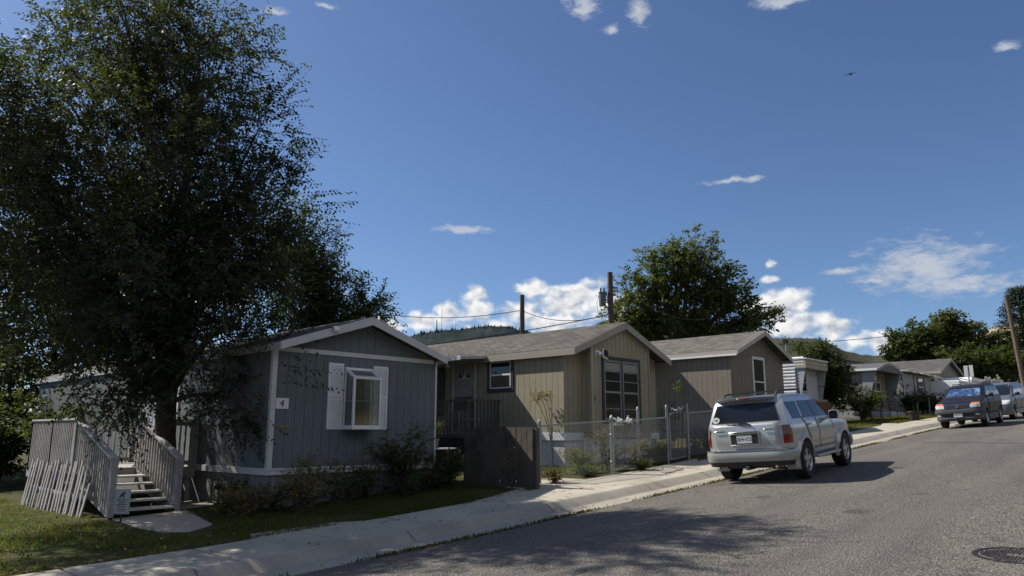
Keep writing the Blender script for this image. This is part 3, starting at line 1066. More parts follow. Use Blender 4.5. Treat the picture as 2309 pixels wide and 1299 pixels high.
# ---- brown home further up
m_brown = siding('taupe siding', (.20, .172, .135), .21)
m_roofC = shingle('tan grey shingles', (.145, .13, .112))
brown = gable_home('taupe brown mobile home with white window trim behind the silver parked car', 25.75, 30.4, 12.95, 28.0, .72, 2.98, 3.86, .38, .12, m_brown, siding('taupe skirting', (.22, .195, .16), .25, .04), m_roofC, M('light taupe fascia', (.40, .37, .33), .6, .05), m_white, fh=.18, belt=False, corner=False)
b = MB()
b.box(25.585, 25.625, 12.60, 28.2, 2.80, 2.86)
b.build('gutter', m_white, brown)
T = FX(0, 12.95)
window(brown, T, 27.62, 28.55, 1.30, 2.86, m_white, .07, rails=(.42,), depth=.035)
b = MB(T)
b.box(25.75, 30.4, 2.90, 2.94, 0, .012)
b.build('band_board', m_brown, brown)
b = MB()
b.prism([(25.70, 15.6, 2.82), (24.4, 15.6, 2.66), (24.4, 15.6, 2.73), (25.70, 15.6, 2.90)], (0, 4.5, 0))
b.build('entry_awning', m_white, brown)

# ---- small white trailer with corrugated flank
def trailer():
    s0, s1 = 33.6, 36.1
    t = thing('trailer_home', 'small white flat roofed trailer with corrugated metal flank', 'trailer', (s0, 13.2, gy(34)))
    m_cor = M('white corrugated metal', (.66, .67, .68), .42, .08, 1.5, tint=(.4, .38, .34), tamt=.5)
    m_cream = siding('cream lapped front', (.36, .34, .25), .16, .08, axis='z')
    rows = []
    z = .85
    while z < 3.3:
        for q, dz in ((0, 0), (.055, .05), (.055, .1), (0, .15)):
            tt = 13.32 + (.42 if z < 2.85 else 0) * 1
            rows.append([(s0 - q, tt, z + dz * .95), (s0 - q, 24, z + dz * .95)])
        z += .15
    b = MB()
    b.grid(rows)
    b.box(s0 + .003, s1, 13.74, 24, .85, 3.28)
    b.build('side_wall', m_cor, t)
    b = MB()
    b.box(s0 - .05, s1 + .05, 13.22, 13.735, 2.86, 3.27)
    b.box(s0 + .02, s1, 13.32, 13.735, .85, 1.52)
    b.each('front_band', m_cream, t, bevel=.01)
    b = MB()
    b.box(s0 - .07, s1 + .07, 13.18, 24.1, 3.275, 3.33)
    b.build('roof', m_white, t)
    b = MB()
    b.box(s0 + .1, s1 - .1, 13.70, 13.738, 1.53, 2.85)
    fw = b.build('front_wall', M('pale grey front panel', (.50, .50, .48), .6, .06), t)
    b = MB()
    for s in (s0, s1 - .03):
        b.prism([(s, 13.735, 1.53), (s, 13.24, 1.53) if 0 else (s, 13.55, 1.53), (s, 13.28, 2.85), (s, 13.735, 2.85)], (.03, 0, 0))
    b.each('wing_panel', M('grey wing panel', (.36, .38, .40), .5, .06), t)
    window(t, FX(0, 13.70), s0 + .45, s0 + 1.05, 1.85, 2.7, M('silver trim', (.5, .5, .5), .4), .04, rails=(.5,))
    b = MB()
    b.box(s0 + .05, s1 - .05, 13.75, 23.9, gy(34) - .3, .845)
    b.build('skirting', m_bskirt, t)
    return t


trailer()

# ---- grey home with arched roof edge and flared wing walls
def arched_home():
    s0, s1 = 42.0, 46.1
    t = thing('mobile_home', 'grey home with arched roof edge, flared side wings and brown front', 'mobile home', (s0, 13, gy(43)))
    m_w = siding('grey brown siding', (.20, .17, .15), .3, .09)
    m_g = M('grey painted wing', (.26, .265, .27), .6, .07)
    zf = 1.25
    b = MB()
    b.box(s0 + .03, s1 - .03, 13.6, 25, zf, 3.35)
    b.build('wall', m_w, t)
    b = MB()
    b.box(s0 + .45, s1 - .45, 13.55, 13.598, zf, 3.3)
    b.build('front_wall', M('brown front', (.20, .15, .105), .7, .08), t)
    b = MB()
    N = 14
    P = [(s0 - .15 + (s1 - s0 + .3) * i / N, 12.75, 3.32 + .42 * math.sin(PI * i / N)) for i in range(N + 1)]
    b.prism(P + [(s1 + .15, 12.75, 3.25), (s0 - .15, 12.75, 3.25)], (0, 12.4, 0))
    b.build('roof', M('grey metal roof', (.10, .098, .095), .6, .1), t, smooth=True)
    b = MB()
    for i in range(N):
        b.prism([P[i], P[i + 1], (P[i + 1][0], 12.75, P[i + 1][2] - .13), (P[i][0], 12.75, P[i][2] - .13)], (0, -.03, 0))
    b.build('fascia', M('grey arch fascia', (.26, .26, .26), .6), t)
    b = MB()
    b.box(s0 - .2, s0 - .152, 12.75, 25, 3.24, 3.36)
    b.build('eave_trim', m_white, t)
    b = MB()
    b.prism([(s0, 13.6, zf), (s0, 13.45, zf), (s0, 12.85, 3.25), (s0, 13.6, 3.25)], (.06, 0, 0))
    b.prism([(s1 - .06, 13.6, zf), (s1 - .06, 13.45, zf), (s1 - .06, 12.85, 3.25), (s1 - .06, 13.6, 3.25)], (.06, 0, 0))
    b.prism([(s0 + .06, 13.58, zf), (s0 + .2, 13.58, zf), (s0 + .5, 13.0, 3.25), (s0 + .06, 13.0, 3.25)], (0, .015, 0))
    b.each('wing_wall', m_g, t)
    T = FX(0, 13.55)
    window(t, T, 43.1, 44.7, 1.75, 2.75, M('tan trim', (.33, .26, .18), .6), .08, m_white, rails=(.5,), mull=(.5,))
    b = MB(T)
    b.box(43.75, 44.15, 2.85, 3.1, 0, .02)
    pl = b.build('number_sign', m_white, t)
    window(t, SX(s0 + .03, 0), -15.7, -14.5, 1.85, 2.75, m_white, .08, rails=(), mull=(.5,))
    b = MB()
    b.box(s0 + .02, s1 - .02, 13.62, 24.9, gy(43) - .4, zf)
    b.build('skirting', m_g, t)
    b = MB()
    b.box(s0 + .5, s1 - .4, 12.4, 13.54, gy(43), zf - .15)
    b.box(s0 + .3, s1 + .9, 11.7, 12.39, gy(43), zf - .45)
    b.each('front_step', M('pale step', (.40, .40, .40), .8, .1), t, bevel=.01)
    b = MB()
    b.tube([(42.6, 14.5, 3.52), (42.6, 17.5, 3.52)], .14, 10)
    b.build('roof_pipe', m_white, t)
    return t


arched_home()

# ---- enclosed porch home with black framing
def porch_home():
    s0, s1 = 47.0, 53.8
    t = thing('porch_home', 'low pale home with black framed panels and a wavy metal roof edge', 'mobile home', (s0, 13, gy(50)))
    m_p = M('pale grey panel', (.33, .325, .31), .7, .06)
    b = MB()
    b.box(s0, s1, 13.05, 24, gy(48) - .2, 3.45)
    b.build('wall', m_p, t)
    b = MB()
    T = FX(0, 13.05)
    b.T = T
    for a in (s0, 49.3, 50.0, 51.5, s1 - .1):
        b.box(a, a + .1, gy(48), 3.4, 0, .03)
    b.box(s0, s1, 3.4, 3.46, 0, .031)
    b.each('black_frame', m_black, t)
    window(t, T, 50.25, 51.35, 2.2, 3.3, m_black, .06, m_white, rails=(.5,))
    b = MB()
    N = 24
    P = [(s0 - .2 + (s1 - s0 + .5) * i / N, 12.6, 3.5 + .035 * math.sin(i * 1.3)) for i in range(N + 1)]
    b.prism(P + [(s1 + .3, 12.6, 3.46), (s0 - .2, 12.6, 3.46)], (0, 3, .25))
    b.build('roof', M('pale metal roofing', (.38, .375, .36), .5, .15, 5), t)
    b = MB()
    b.box(s1 - .25, s1 + .0, 12.9, 13.02, gy(52), 3.4)
    b.build('post', M('cream post', (.5, .48, .4), .6), t)
    return t


porch_home()
m_far = siding('pale tan siding', (.27, .245, .20), .25)
gable_home('tan gabled home beyond the low porch home, near the sign', 55.3, 61.3, 13.2, 30, 2.2, 4.0, 4.95, .3, .2, m_far, m_far, m_roofA, m_tanf, m_white, belt=False, corner=False, name='gabled_home')
gable_home('long brown roofed home far behind the arched roof home', 58, 74, 27, 33, 3.0, 5.4, 6.2, .3, .2, m_far, m_far, shingle('red brown shingles', (.16, .10, .08)), m_tanf, m_white, belt=False, corner=False, name='far_home')


def brick_block():
    t = thing('brick_building', 'flat roofed brown brick building on the rise behind the homes', 'building', (92, 34, 6))
    mb, nn, bs = newmat('red brown brick')
    p = pos(nn)
    s_ = nn.a('SeparateXYZ', None, {0: p})
    br = nn.a('TexBrick', None, {'Vector': nn.a('CombineXYZ', None, {0: nn.m('ADD', s_.outputs[0], s_.outputs[1]), 1: s_.outputs[2], 2: 0.0}).outputs[0], 'Color1': (.17, .085, .06, 1), 'Color2': (.12, .06, .045, 1), 'Mortar': (.2, .17, .14, 1), 'Scale': 1.0, 'Brick Width': .8, 'Row Height': .3})
    nn.put(bs.inputs['Base Color'], nn.mix(br.outputs[0], (.22, .15, .11), nn.m('MULTIPLY', nn.noise(p, .4, 4), .5)))
    b = MB()
    b.box(92, 112, 34, 48, 4, 9.2)
    b.build('wall', mb, t)
    b = MB()
    b.box(91.8, 112.2, 33.8, 48.2, 9.21, 9.6)
    b.build('parapet', M('pale coping', (.34, .27, .22), .8), t)
    b = MB()
    for k in range(5):
        b.box(94 + k * 3.6, 96 + k * 3.6, 33.97, 34.1, 6.2, 7.8)
    b.each('window', m_glass, t)


brick_block()
# neighbour's wall at the left edge
nb = gable_home('dim slate blue home at the left edge of the photo behind the lawn', 1.7, 5.7, 26.5, 38, -1.0, 1.3, 1.95, .2, .05, siding('slate siding', (.10, .12, .14), .2), m_bskirt, m_roofA, m_bluef, m_bluef, name='neighbour_home')
# ------------------------------------------------------------------ deck with steps beside the grey-blue home
def deck():
    t = thing('wooden_deck', 'weathered grey wooden deck with picket railings and steps under the elm', 'deck', (5.0, 14.2, gy(5)))
    zd = -.68
    s0, s1, t0, t1 = 5.0, 7.1, 16.1, 19.0
    b = MB()
    y = t0
    while y < t1:
        b.box(s0, s1, y, y + .13, zd - .035, zd)
        y += .137
    y = 15.62
    while y < t0 - .1:
        b.box(6.34, s1, y, y + .13, zd - .035, zd)
        y += .137
    b.build('floor', m_wood, t, bevel=.004)
    b = MB()
    b.box(s0 - .04, s0 - .002, t0 - .04, t1, zd - .24, zd - .0)
    b.box(s0, 5.08, t0 - .04, t0 - .002, zd - .24, zd - .04)
    b.box(6.3, s1, 15.56, 15.61, zd - .22, zd - .0)
    b.each('rim_board', m_wood, t, bevel=.004)
    b = MB()
    for x, y in ((5.04, 16.2), (5.04, 17.5), (5.04, 18.9), (6.4, 15.68), (7.0, 15.68), (6.2, 17.5), (6.2, 18.9)):
        b.box(x - .045, x + .045, y - .045, y + .045, gy(5) - .2, zd - .036)
    b.beam((6.5, 15.7, zd - .1), (7.0, 15.75, gy(6)), .09, .04)
    b.each('support', m_wood, t)

    def rail(name, pts, h=.92, n=12, zb=.08, post=True):
        """railing along a straight line; pts start/end (x,y,zfloor)"""
        a, c = Vector(pts[0]), Vector(pts[1])
        b = MB()
        up = Vector((0, 0, 1))
        d = (c - a).normalized()
        if post:
            for q in (a, c):
                b.box(q.x - .05, q.x + .05, q.y - .05, q.y + .05, q.z - .1, q.z + h + .05)
        b.build(name, m_wood, t, bevel=.004) if 0 else None
        b = MB()
        b.beam(a + up * (h - .05), c + up * (h - .05), .035, .09)
        rl = b.build(name, m_wood, t, bevel=.004)
        if post:
            b = MB()
            for q in (a, c):
                b.box(q.x - .05, q.x + .05, q.y - .05, q.y + .05, q.z - .1, q.z + h + .05)
            b.each('post', m_wood, rl, bevel=.004)
        b = MB()
        b.beam(a + up * zb, c + up * zb, .035, .09)
        b.build('bottom_rail', m_wood, rl, bevel=.003)
        b = MB()
        b.beam(a + up * (h + .02), c + up * (h + .02), .14, .035)
        b.build('handrail', M('sun bleached rail', (.52, .50, .47), .8, .12, 3), rl, bevel=.003)
        b = MB()
        for i in range(n):
            q = a + (c - a) * ((i + .7) / (n + .4))
            sd = Vector((-d.y, d.x, 0)) * .032
            b.box(q.x + sd.x - .019, q.x + sd.x + .019, q.y + sd.y - .019, q.y + sd.y + .019, q.z + zb - .12, q.z + h - .01)
        b.each('baluster', m_wood, rl)
        return rl

    rail('railing', ((5.0, 16.15, zd), (5.0, 17.5, zd)), n=13)
    rail('railing', ((5.0, 17.5, zd), (5.0, 18.9, zd)), n=13)
    rail('railing', ((5.0, 18.9, zd), (7.05, 18.9, zd)), n=14)
    rail('railing', ((6.38, 15.66, zd), (7.08, 15.66, zd)), n=6)
    # staircase
    n = 5
    ts, te = 14.15, 16.1
    zg = gy(5.6) + .005
    rise = (zd - zg) / 6
    run = (te - ts) / 6
    b = MB()
    b.box(5.082, 6.118, te - .02, te - .002, zd - .2, zd - .04)
    st = b.build('staircase', m_wood, t)
    b = MB()
    for x in (5.06, 6.14):
        b.prism([(x - .02, ts - .02, zg), (x - .02, ts + .25, zg), (x - .02, te, zd - .3), (x - .02, te, zd - .04), (x - .02, te - .06, zd - .04), (x - .02, ts - .02, zg + .14)], (.04, 0, 0))
    b.each('stringer', m_wood, st)
    for k in range(5):
        z = zg + rise * (k + 1)
        y = ts + run * k
        b = MB()
        b.box(5.082, 6.118, y - .03, y + .145, z - .035, z)
        b.box(5.082, 6.118, y + .152, y + run - .02, z - .035, z)
        b.build('tread', M('bleached tread', (.5, .47, .42), .85, .12, 3, 60, .2, 50) if k == 0 else bpy.data.materials['bleached tread'], st, bevel=.004)
    rail('stair_railing', ((5.03, ts + .02, zg + .1), (5.03, te, zd + .02)), n=17, h=.86)
    rail('stair_railing', ((6.17, ts + .02, zg + .1), (6.17, te, zd + .02)), n=15, h=.86)
    # posts at the head of the steps
    b = MB()
    for x in (5.03, 6.17):
        b.box(x - .05, x + .05, te - .01, te + .09, zd, zd + 1.08)
        b.box(x - .06, x + .06, te - .02, te + .10, zd + 1.081, zd + 1.11)
    b.each('newel_post', m_wood, t, bevel=.006)
    return t


deck()
# old picket panel leaning on the flank of the deck
t = thing('picket_fence', 'old picket fence panel leaning against the flank of the deck', 'fence panel', (4.75, 16.5, gy(4.7)))
for i in range(20):
    y = 14.85 + i * .185 + random.uniform(-.02, .02)
    ln = random.uniform(-.05, .05)
    sl_ = .16
    z0 = gy(4.7) - .02
    z1 = -.56 + random.uniform(-.08, .06) - (.35 if i == 0 else 0)
    b = MB()
    b.beam((4.78 + random.uniform(-.02, .02), y, z0), (4.92, y + sl_ * .4 + ln, z1), .02, .075, (0, 1, 0))
    b.build('picket', m_wood, t)
b = MB()
b.beam((4.86, 14.95, -1.15), (4.86, 18.45, -1.08), .03, .07)
b.beam((4.925, 15.05, -.80), (4.925, 18.5, -.74), .03, .07)
b.each('cross_rail', m_wood, t)

# small lettered sign at the foot of the steps
t = thing('yard_sign', 'small white notice with a dog silhouette on a stake by the steps', 'sign', (4.95, 13.45, gy(5)))
sg = frame((4.95, 13.45, -1.12), (.731, -.682, 0), (0, 0, 1), (-.682, -.731, 0))
b = MB()
b.box(-.13, .13, -.20, .20, -.006, .006)
b.v = [tuple(sg @ Vector(p)) for p in b.v]
pl = b.build('sign_board', M('grey white board', (.42, .42, .42), .5, .06), t, bevel=.004)
b = MB()
b.box(-.012, .012, -.42, -.19, -.02, -.007)
b.v = [tuple(sg @ Vector(p)) for p in b.v]
b.build('stake', m_black, t)
b = MB()
dog = [(-.05, .075), (-.045, .10), (-.02, .115), (.0, .135), (.012, .16), (.03, .155), (.055, .14), (.05, .125), (.03, .12), (.025, .095), (.03, .06), (.015, .06), (.01, .085), (-.02, .085), (-.03, .06), (-.045, .06)]
b.add([(x, y, .0075) for x, y in dog], [tuple(range(len(dog)))])
for i in range(8):
    wd = .09 - .02 * (i % 3)
    b.box(-wd, wd, .028 - i * .026, .038 - i * .026, .006, .0075)
for (q0, q1, q2, q3) in ((-.115, .115, .183, .187), (-.115, .115, -.187, -.183), (-.117, -.113, -.187, .187), (.113, .117, -.187, .187)):
    b.box(q0, q1, q2, q3, .006, .0075)
b.v = [tuple(sg @ Vector(p)) for p in b.v]
b.build('printed_notice', m_black, pl, recalc=False)

# ------------------------------------------------------------------ dark fence panel, porch and pots between the homes
t = thing('board_fence', 'dark boarded fence panel standing between the grey blue and beige homes', 'fence', (11.5, 11.1, gy(11.5)))
for i in range(13):
    y = 10.16 + i * .155
    b = MB()
    b.box(11.50 + .004 * (i % 3), 11.52 + .004 * (i % 3), y, y + .141, -1.14, .12 + random.uniform(-.012, .012))
    b.build('board', m_dwood, t)
b = MB()
for z in (-.95, -.15):
    b.box(11.522, 11.56, 10.16, 12.16, z, z + .09)
b.box(11.53, 11.62, 10.08, 10.17, -1.25, .10)
b.box(11.53, 11.62, 12.1, 12.19, -1.25, .14)
b.each('fence_frame', m_dwood, t)

t = thing('entry_porch', 'dark wooden entry porch with railing beside the beige home', 'porch', (14.9, 16.2, gy(15)))
b = MB()
b.box(14.3, 15.63, 15.0, 18.6, -.12, -.02)
b.build('floor', m_dwood, t)
b = MB()
b.box(14.3, 14.36, 15.0, 18.6, gy(15) - .1, -.121)
b.box(14.361, 15.6, 15.0, 15.05, gy(15) - .1, -.121)
b.each('skirt', m_dark, t)
b = MB()
b.box(14.3, 14.36, 15.0, 18.6, .86, .92)
b.box(14.36, 15.6, 15.0, 15.06, .86, .92)
for i in range(26):
    b.box(14.31, 14.35, 15.0 + i * .14, 15.04 + i * .14, -.02, .86)
for i in range(9):
    b.box(14.4 + i * .14, 14.44 + i * .14, 15.01, 15.05, -.02, .86)
b.build('railing', M('dim brown railing', (.09, .075, .065), .8), t)
t = thing('white_slat_bench', 'pale slatted bench back showing through the dark porch railing', 'bench', (14.75, 15.9, -.02))
b = MB()
for i in range(5):
    b.box(14.62, 14.65, 15.3 + i * .19, 15.40 + i * .19, .1, .62)
b.build('backrest', M('pale bench paint', (.36, .34, .31), .7), t)
b = MB()
b.box(14.66, 15.05, 15.28, 16.2, .36, .40)
b.build('seat', bpy.data.materials['pale bench paint'], t)
b = MB()
for x, y in ((14.68, 15.32), (15.0, 15.32), (14.68, 16.14), (15.0, 16.14)):
    b.box(x - .02, x + .02, y - .02, y + .02, -.02, .359)
b.each('leg', bpy.data.materials['pale bench paint'], t)


def pot(x, y, z, r, h, mat, label, lean=0, name='flower_pot'):
    t = thing(name, label, 'flower pot', (x, y, z), Matrix.Rotation(lean, 3, 'Y'))
    b = MB()
    b.lathe([(0, .0), (r * .68, .0), (r * .95, h * .8), (r * 1.05, h * .8), (r * 1.05, h), (r * .9, h), (r * .86, h * .85), (0, h * .85)], n=20)
    b.build('pot', mat, t, smooth=True, world=False)
    return t


m_grp = M('dull grey pot', (.22, .20, .18), .8)
t = thing('plant_stand', 'small pale shelf stand holding a potted plant near the porch', 'plant stand', (11.95, 13.4, gy(12)))
b = MB()
b.box(11.6, 12.35, 13.3, 13.6, -.38, -.35)
b.build('top', m_white, t)
b = MB()
for x in (11.65, 12.3):
    for y in (13.34, 13.56):
        b.box(x - .02, x + .02, y - .02, y + .02, gy(12) - .05, -.381)
b.each('leg', m_dwood, t)
pot(11.72, 13.42, -.35, .12, .22, m_grp, 'grey flower pot with a leafy plant on the shelf stand')
pot(11.8, 12.2, gy(11.8), .17, .3, m_terra, 'terracotta pot tipped over in the weeds beside the grey blue home', R(60))
pot(12.35, 12.45, gy(12.3), .2, .3, M('pinkish pot', (.26, .13, .10), .8), 'squat reddish pot standing beside the tipped terracotta pot')


# ------------------------------------------------------------------ chain link fence in front of the beige home
def chain(b, A, B, h0, h1, z_of, d=.062, r=.0036):
    """woven wires between posts at A and B, from height h0 to h1 above the ground"""
    A, B = Vector(A), Vector(B)
    L = (B - A).length
    u = (B - A).normalized()
    H = h1 - h0
    nrm = Vector((u.y, -u.x, 0)) * r

    def pt(a, h):
        p = A + u * a
        return Vector((p.x, p.y, z_of(p.x) + h))
    k = 0
    a = -H
    while a < L:
        for sg in (1, -1):
            # the wire runs a..a+H while climbing (sg=1) or falling (sg=-1)
            x0, x1 = max(a, 0), min(a + H, L)
            if x1 - x0 > .02:
                q0, q1 = (x0 - a), (x1 - a)
                za, zb = (h0 + q0, h0 + q1) if sg > 0 else (h1 - q0, h1 - q1)
                p, q = pt(x0, za), pt(x1, zb)
                dd = (q - p).normalized()
                sd = dd.cross(nrm).normalized() * r
                o = nrm * sg * .6
                b.add([p - sd + o, p + nrm + o, p + sd + o, q - sd + o, q + nrm + o, q + sd + o], [(0, 1, 4, 3), (1, 2, 5, 4), (2, 0, 3, 5)])
        a += d * 1.414
        k += 1


zf = lambda x: gy(x) + .02
t = thing('chain_link_fence', 'low galvanised chain link fence with gates along the pavement', 'fence', (12.2, 10.5, gy(12)))
posts = [(12.2, 10.58), (14.2, 10.13), (15.62, 10.36), (16.78, 10.26), (18.05, 10.40), (20.6, 10.4), (23.0, 10.4), (25.2, 10.4)]
for i, (x, y) in enumerate(posts):
    b = MB()
    h = 1.36 if i in (2, 3, 4) else 1.22
    r = .045 if i == 1 else .032
    b.tube([(x, y, zf(x) - .15), (x, y, zf(x) + h)], r, 10)
    b.lathe([(r * 1.15, 0), (r * 1.15, .03), (r * .9, .07), (r * .35, .10), (0, .11)], (x, y, zf(x) + h), n=10)
    for hh in (.25, .85):
        b.lathe([(r * 1.2, hh), (r * 1.35, hh + .01), (r * 1.35, hh + .04), (r * 1.2, hh + .05)], (x, y, zf(x)), n=10)
    b.build('post', m_galv, t, smooth=True)


def panel(i, j, name, h1, inset=0, frame_=False, off=0):
    A, B = Vector((*posts[i], 0)), Vector((*posts[j], 0))
    u = (B - A).normalized()
    A2, B2 = A + u * inset, B - u * inset
    b = MB()
    P = lambda v, h: (v.x, v.y, zf(v.x) + h)
    if frame_:
        c = .10
        b.tube([P(A2, .08), P(A2, h1 - c), P(A2 + u * c * .3, h1 - c * .3), P(A2 + u * c, h1), P(B2 - u * c, h1), P(B2 - u * c * .3, h1 - c * .3), P(B2, h1 - c), P(B2, .08), P(A2, .08)], .02, 8)
    else:
        b.tube([P(A, h1), P(B, h1)], .02, 8)
    o = b.build(name, m_galv, t, smooth=True)
    b = MB()
    chain(b, A2, B2, .06, h1 - .01, zf)
    b.build('wire_mesh', m_galv, o, recalc=False)


panel(0, 1, 'fence_panel', 1.19)
panel(1, 2, 'gate', 1.13, .07, True)
panel(2, 3, 'fence_panel', 1.14)
panel(3, 4, 'gate', 1.24, .14, True)
panel(4, 5, 'fence_panel', 1.19)
panel(5, 6, 'fence_panel', 1.19)
panel(6, 7, 'fence_panel', 1.19)

# chain link rail far up, in front of the porch home
t = thing('wire_fence', 'thin metal fence rail far up, in front of the low porch home', 'fence', (46.4, 12.2, gy(46)))
b = MB()
b.tube([(46.4, 12.2, 2.12), (56, 12.2, 2.62)], .035, 8)
b.build('top_rail', m_galv, t)
b = MB()
for i in range(5):
    x = 46.4 + i * 2.4
    b.tube([(x, 12.2, gy(x) - .1), (x, 12.2, 2.12 + i * .125)], .03, 8)
b.each('post', m_galv, t)

# grey dog-eared fence at the far right
t = thing('picket_fence', 'grey dog eared board fence far up the street behind the parked cars', 'fence', (60, 11.3, gy(60)))
for i in range(22):
    x = 59.6 + i * .29
    zt = 3.75 + random.uniform(-.12, .12) + (.35 if i in (15, 16, 17) else 0)
    b = MB()
    b.prism([(x, 11.3, gy(x) - .1), (x + .27, 11.3, gy(x) - .1), (x + .27, 11.3, zt - .1), (x + .2, 11.3, zt), (x + .07, 11.3, zt), (x, 11.3, zt - .1)], (0, .04, 0))
    b.build('board', m_wood, t)

# bright white camper between the gabled home and the board fence
t = thing('camper_trailer', 'bright white camper trailer behind the dark parked car', 'trailer', (56, 11.6, gy(56)))
m_cw = M('glossy white camper skin', (.78, .78, .76), .35, .05)
z0 = 2.1
b = MB()
b.prism([(53, 11.4, z0), (61, 11.4, z0), (61, 11.4, z0 + 1.42), (60.7, 11.4, z0 + 1.5), (56.4, 11.4, z0 + 1.5), (56.2, 11.4, z0 + 1.18), (53, 11.4, z0 + 1.12)], (0, 2.0, 0))
b.build('body', m_cw, t, bevel=.04)
b = MB()
for z in (.35, .95, 1.2):
    b.box(53.1, 60.8, 11.37, 11.398, z0 + z, z0 + z + .05)
b.each('moulding', M('grey moulding', (.35, .35, .34), .5), t)
b = MB()
b.lathe([(.14, -.2), (.34, -.2), (.36, -.1), (.36, .05), (.1, .06)], (56.5, 11.5, gy(56.5) + .34), 'y', 20)
b.lathe([(.14, -.2), (.34, -.2), (.36, -.1), (.36, .05), (.1, .06)], (57.5, 11.5, gy(57.5) + .34), 'y', 20)
b.each('wheel', m_black, t)

# traffic sign seen from behind
t = thing('traffic_sign', 'back of a grey metal traffic sign on a thin post', 'sign', (41.4, 8.5, gy(41.4)), R(-35))
b = MB()
b.box(-.025, .025, -.02, .02, -.1, 3.2 - gy(41.4))
b.build('post', m_galv, t, world=False)
b = MB()
b.box(.026, .034, -.28, .28, 2.64 - gy(41.4), 3.2 - gy(41.4))
b.build('sign_plate', M('sign back aluminium', (.30, .32, .33), .5, .06, metal=.3), t, world=False)

# planter tub and chairs in the far garden
t = pot(37.2, 9.95, gy(37.2) + .02, .26, .42, M('brown tub', (.035, .022, .018), .8), 'brown planter tub by the pavement in front of the arched roof home', name='planter_tub')


def chair(x, y, rot, label):
    t = thing('garden_chair', label, 'chair', (x, y, gy(x)), rot, 'chairs on the far lawn')
    mm = M('chair metal', (.05, .05, .055), .5) if 'chair metal' not in bpy.data.materials else bpy.data.materials['chair metal']
    for a, c in (((-.24, -.22), 0), ((.24, -.22), 0), ((-.24, .22), 1), ((.24, .22), 1)):
        b = MB()
        b.tube([(a[0], a[1], 0), (a[0], a[1], .44), (a[0], a[1] + .1 * c, .9 if c else .45)], .018, 6)
        b.build('leg', mm, t, world=False)
    b = MB()
    b.box(-.25, .25, -.24, .24, .42, .45)
    b.build('seat', mm, t, world=False)
    b = MB()
    b.tube([(-.24, .32, .6), (-.24, .33, .88), (0, .34, .97), (.24, .33, .88), (.24, .32, .6)], .02, 6)
    for i in range(4):
        b.box(-.24, .24, .305, .325, .52 + i * .09, .56 + i * .09)
    b.build('backrest', mm, t, world=False)
    b = MB()
    b.tube([(-.27, -.2, .62), (-.27, .3, .64)], .02, 6)
    b.tube([(.27, -.2, .62), (.27, .3, .64)], .02, 6)
    b.each('armrest', mm, t, world=False)


chair(38.6, 12.0, R(200), 'dark metal garden chair on the left, before the arched roof home')
chair(39.7, 11.7, R(150), 'dark metal garden chair on the right, nearer the front steps')

# low red board fence beside the small trailer
t = thing('red_board_fence', 'low red brown board fence beside the shrubs at the small trailer', 'fence', (34, 13.0, gy(34)))
for i in range(9):
    b = MB()
    b.box(33.7 + i * .21, 33.89 + i * .21, 13.0, 13.03, gy(34) - .1, 1.36 + .02 * (i % 2))
    b.build('board', M('red brown boards', (.16, .06, .035), .8) if i == 0 else bpy.data.materials['red brown boards'], t)

# ------------------------------------------------------------------ poles, wires, aerial
def pole(x, y, z0, z1, r, label, lean=(0, 0)):
    t = thing('utility_pole', label, 'utility pole', (x, y, z0))
    b = MB()
    b.tube([(x, y, z0), (x + lean[0], y + lean[1], z1)], [r * 1.15, r * .85], 12)
    b.build('post', m_pole, t, smooth=True)
    return t


# distances 45 m and 36 m out
pA = pole(33.3, 30.2, gy(33), 8.3, .16, 'short dark utility pole behind the beige roof, without transformer')
b = MB()
b.box(33.1, 33.5, 29.98, 30.05, 5.95, 6.1)
b.box(33.18, 33.42, 29.95, 30.03, 5.3, 5.9)
b.build('bracket', m_pole, pA)
pB = pole(29.4, 20.85, gy(29), 7.72, .15, 'utility pole with a grey transformer can, left of the round tree')
b = MB()
b.lathe([(0, 0), (.17, 0), (.17, .62), (.19, .64), (.19, .68), (.0, .72)], (29.13, 21.14, 6.05), n=18)
b.build('transformer', M('grey transformer', (.10, .105, .11), .5, .08), pB, smooth=True)
b = MB()
b.lathe([(.03, 0), (.045, .05), (.03, .1), (.045, .15), (.02, .2)], (29.08, 21.2, 6.76), n=8)
b.lathe([(.03, 0), (.045, .05), (.03, .1), (.045, .15), (.02, .2)], (29.2, 21.08, 6.76), n=8)
b.tube([(29.35, 20.9, 7.0), (29.6, 20.6, 6.95), (29.62, 20.58, 6.7)], .03, 6)
b.build('insulator', M('brown insulator', (.07, .04, .03), .3), pB)
b = MB()
b.tube([(29.1, 21.2, 6.9), (28.95, 21.35, 6.2), (29.0, 21.3, 5.6), (29.35, 20.95, 5.5)], .012, 5)
b.tube([(29.05, 21.2, 6.05), (29.0, 21.25, 5.7), (29.2, 21.0, 5.45), (29.4, 20.85, 5.7)], .012, 5)
b.each('drop_lead', m_wire, pB)
pC = pole(46.2, 6.95, g(46), 7.05, .115, 'tan utility pole at the right edge of the photo, before the conifer', lean=(-.2, .35))
pC.children[0].data.materials[0] = M('tan pole wood', (.13, .095, .065), .85, .2, 4, 50, .3, 40)


def wire(A, B, sag, label, r=.022):
    A, B = Vector(A), Vector(B)
    P = []
    for i in range(17):
        f = i / 16
        p = A.lerp(B, f)
        p.z -= sag * 4 * f * (1 - f)
        P.append(p)
    b = MB()
    b.tube(P, r, 5)
    return props(b.build('power_line', m_wire, smooth=True), label, 'power line', 'power lines between the poles')


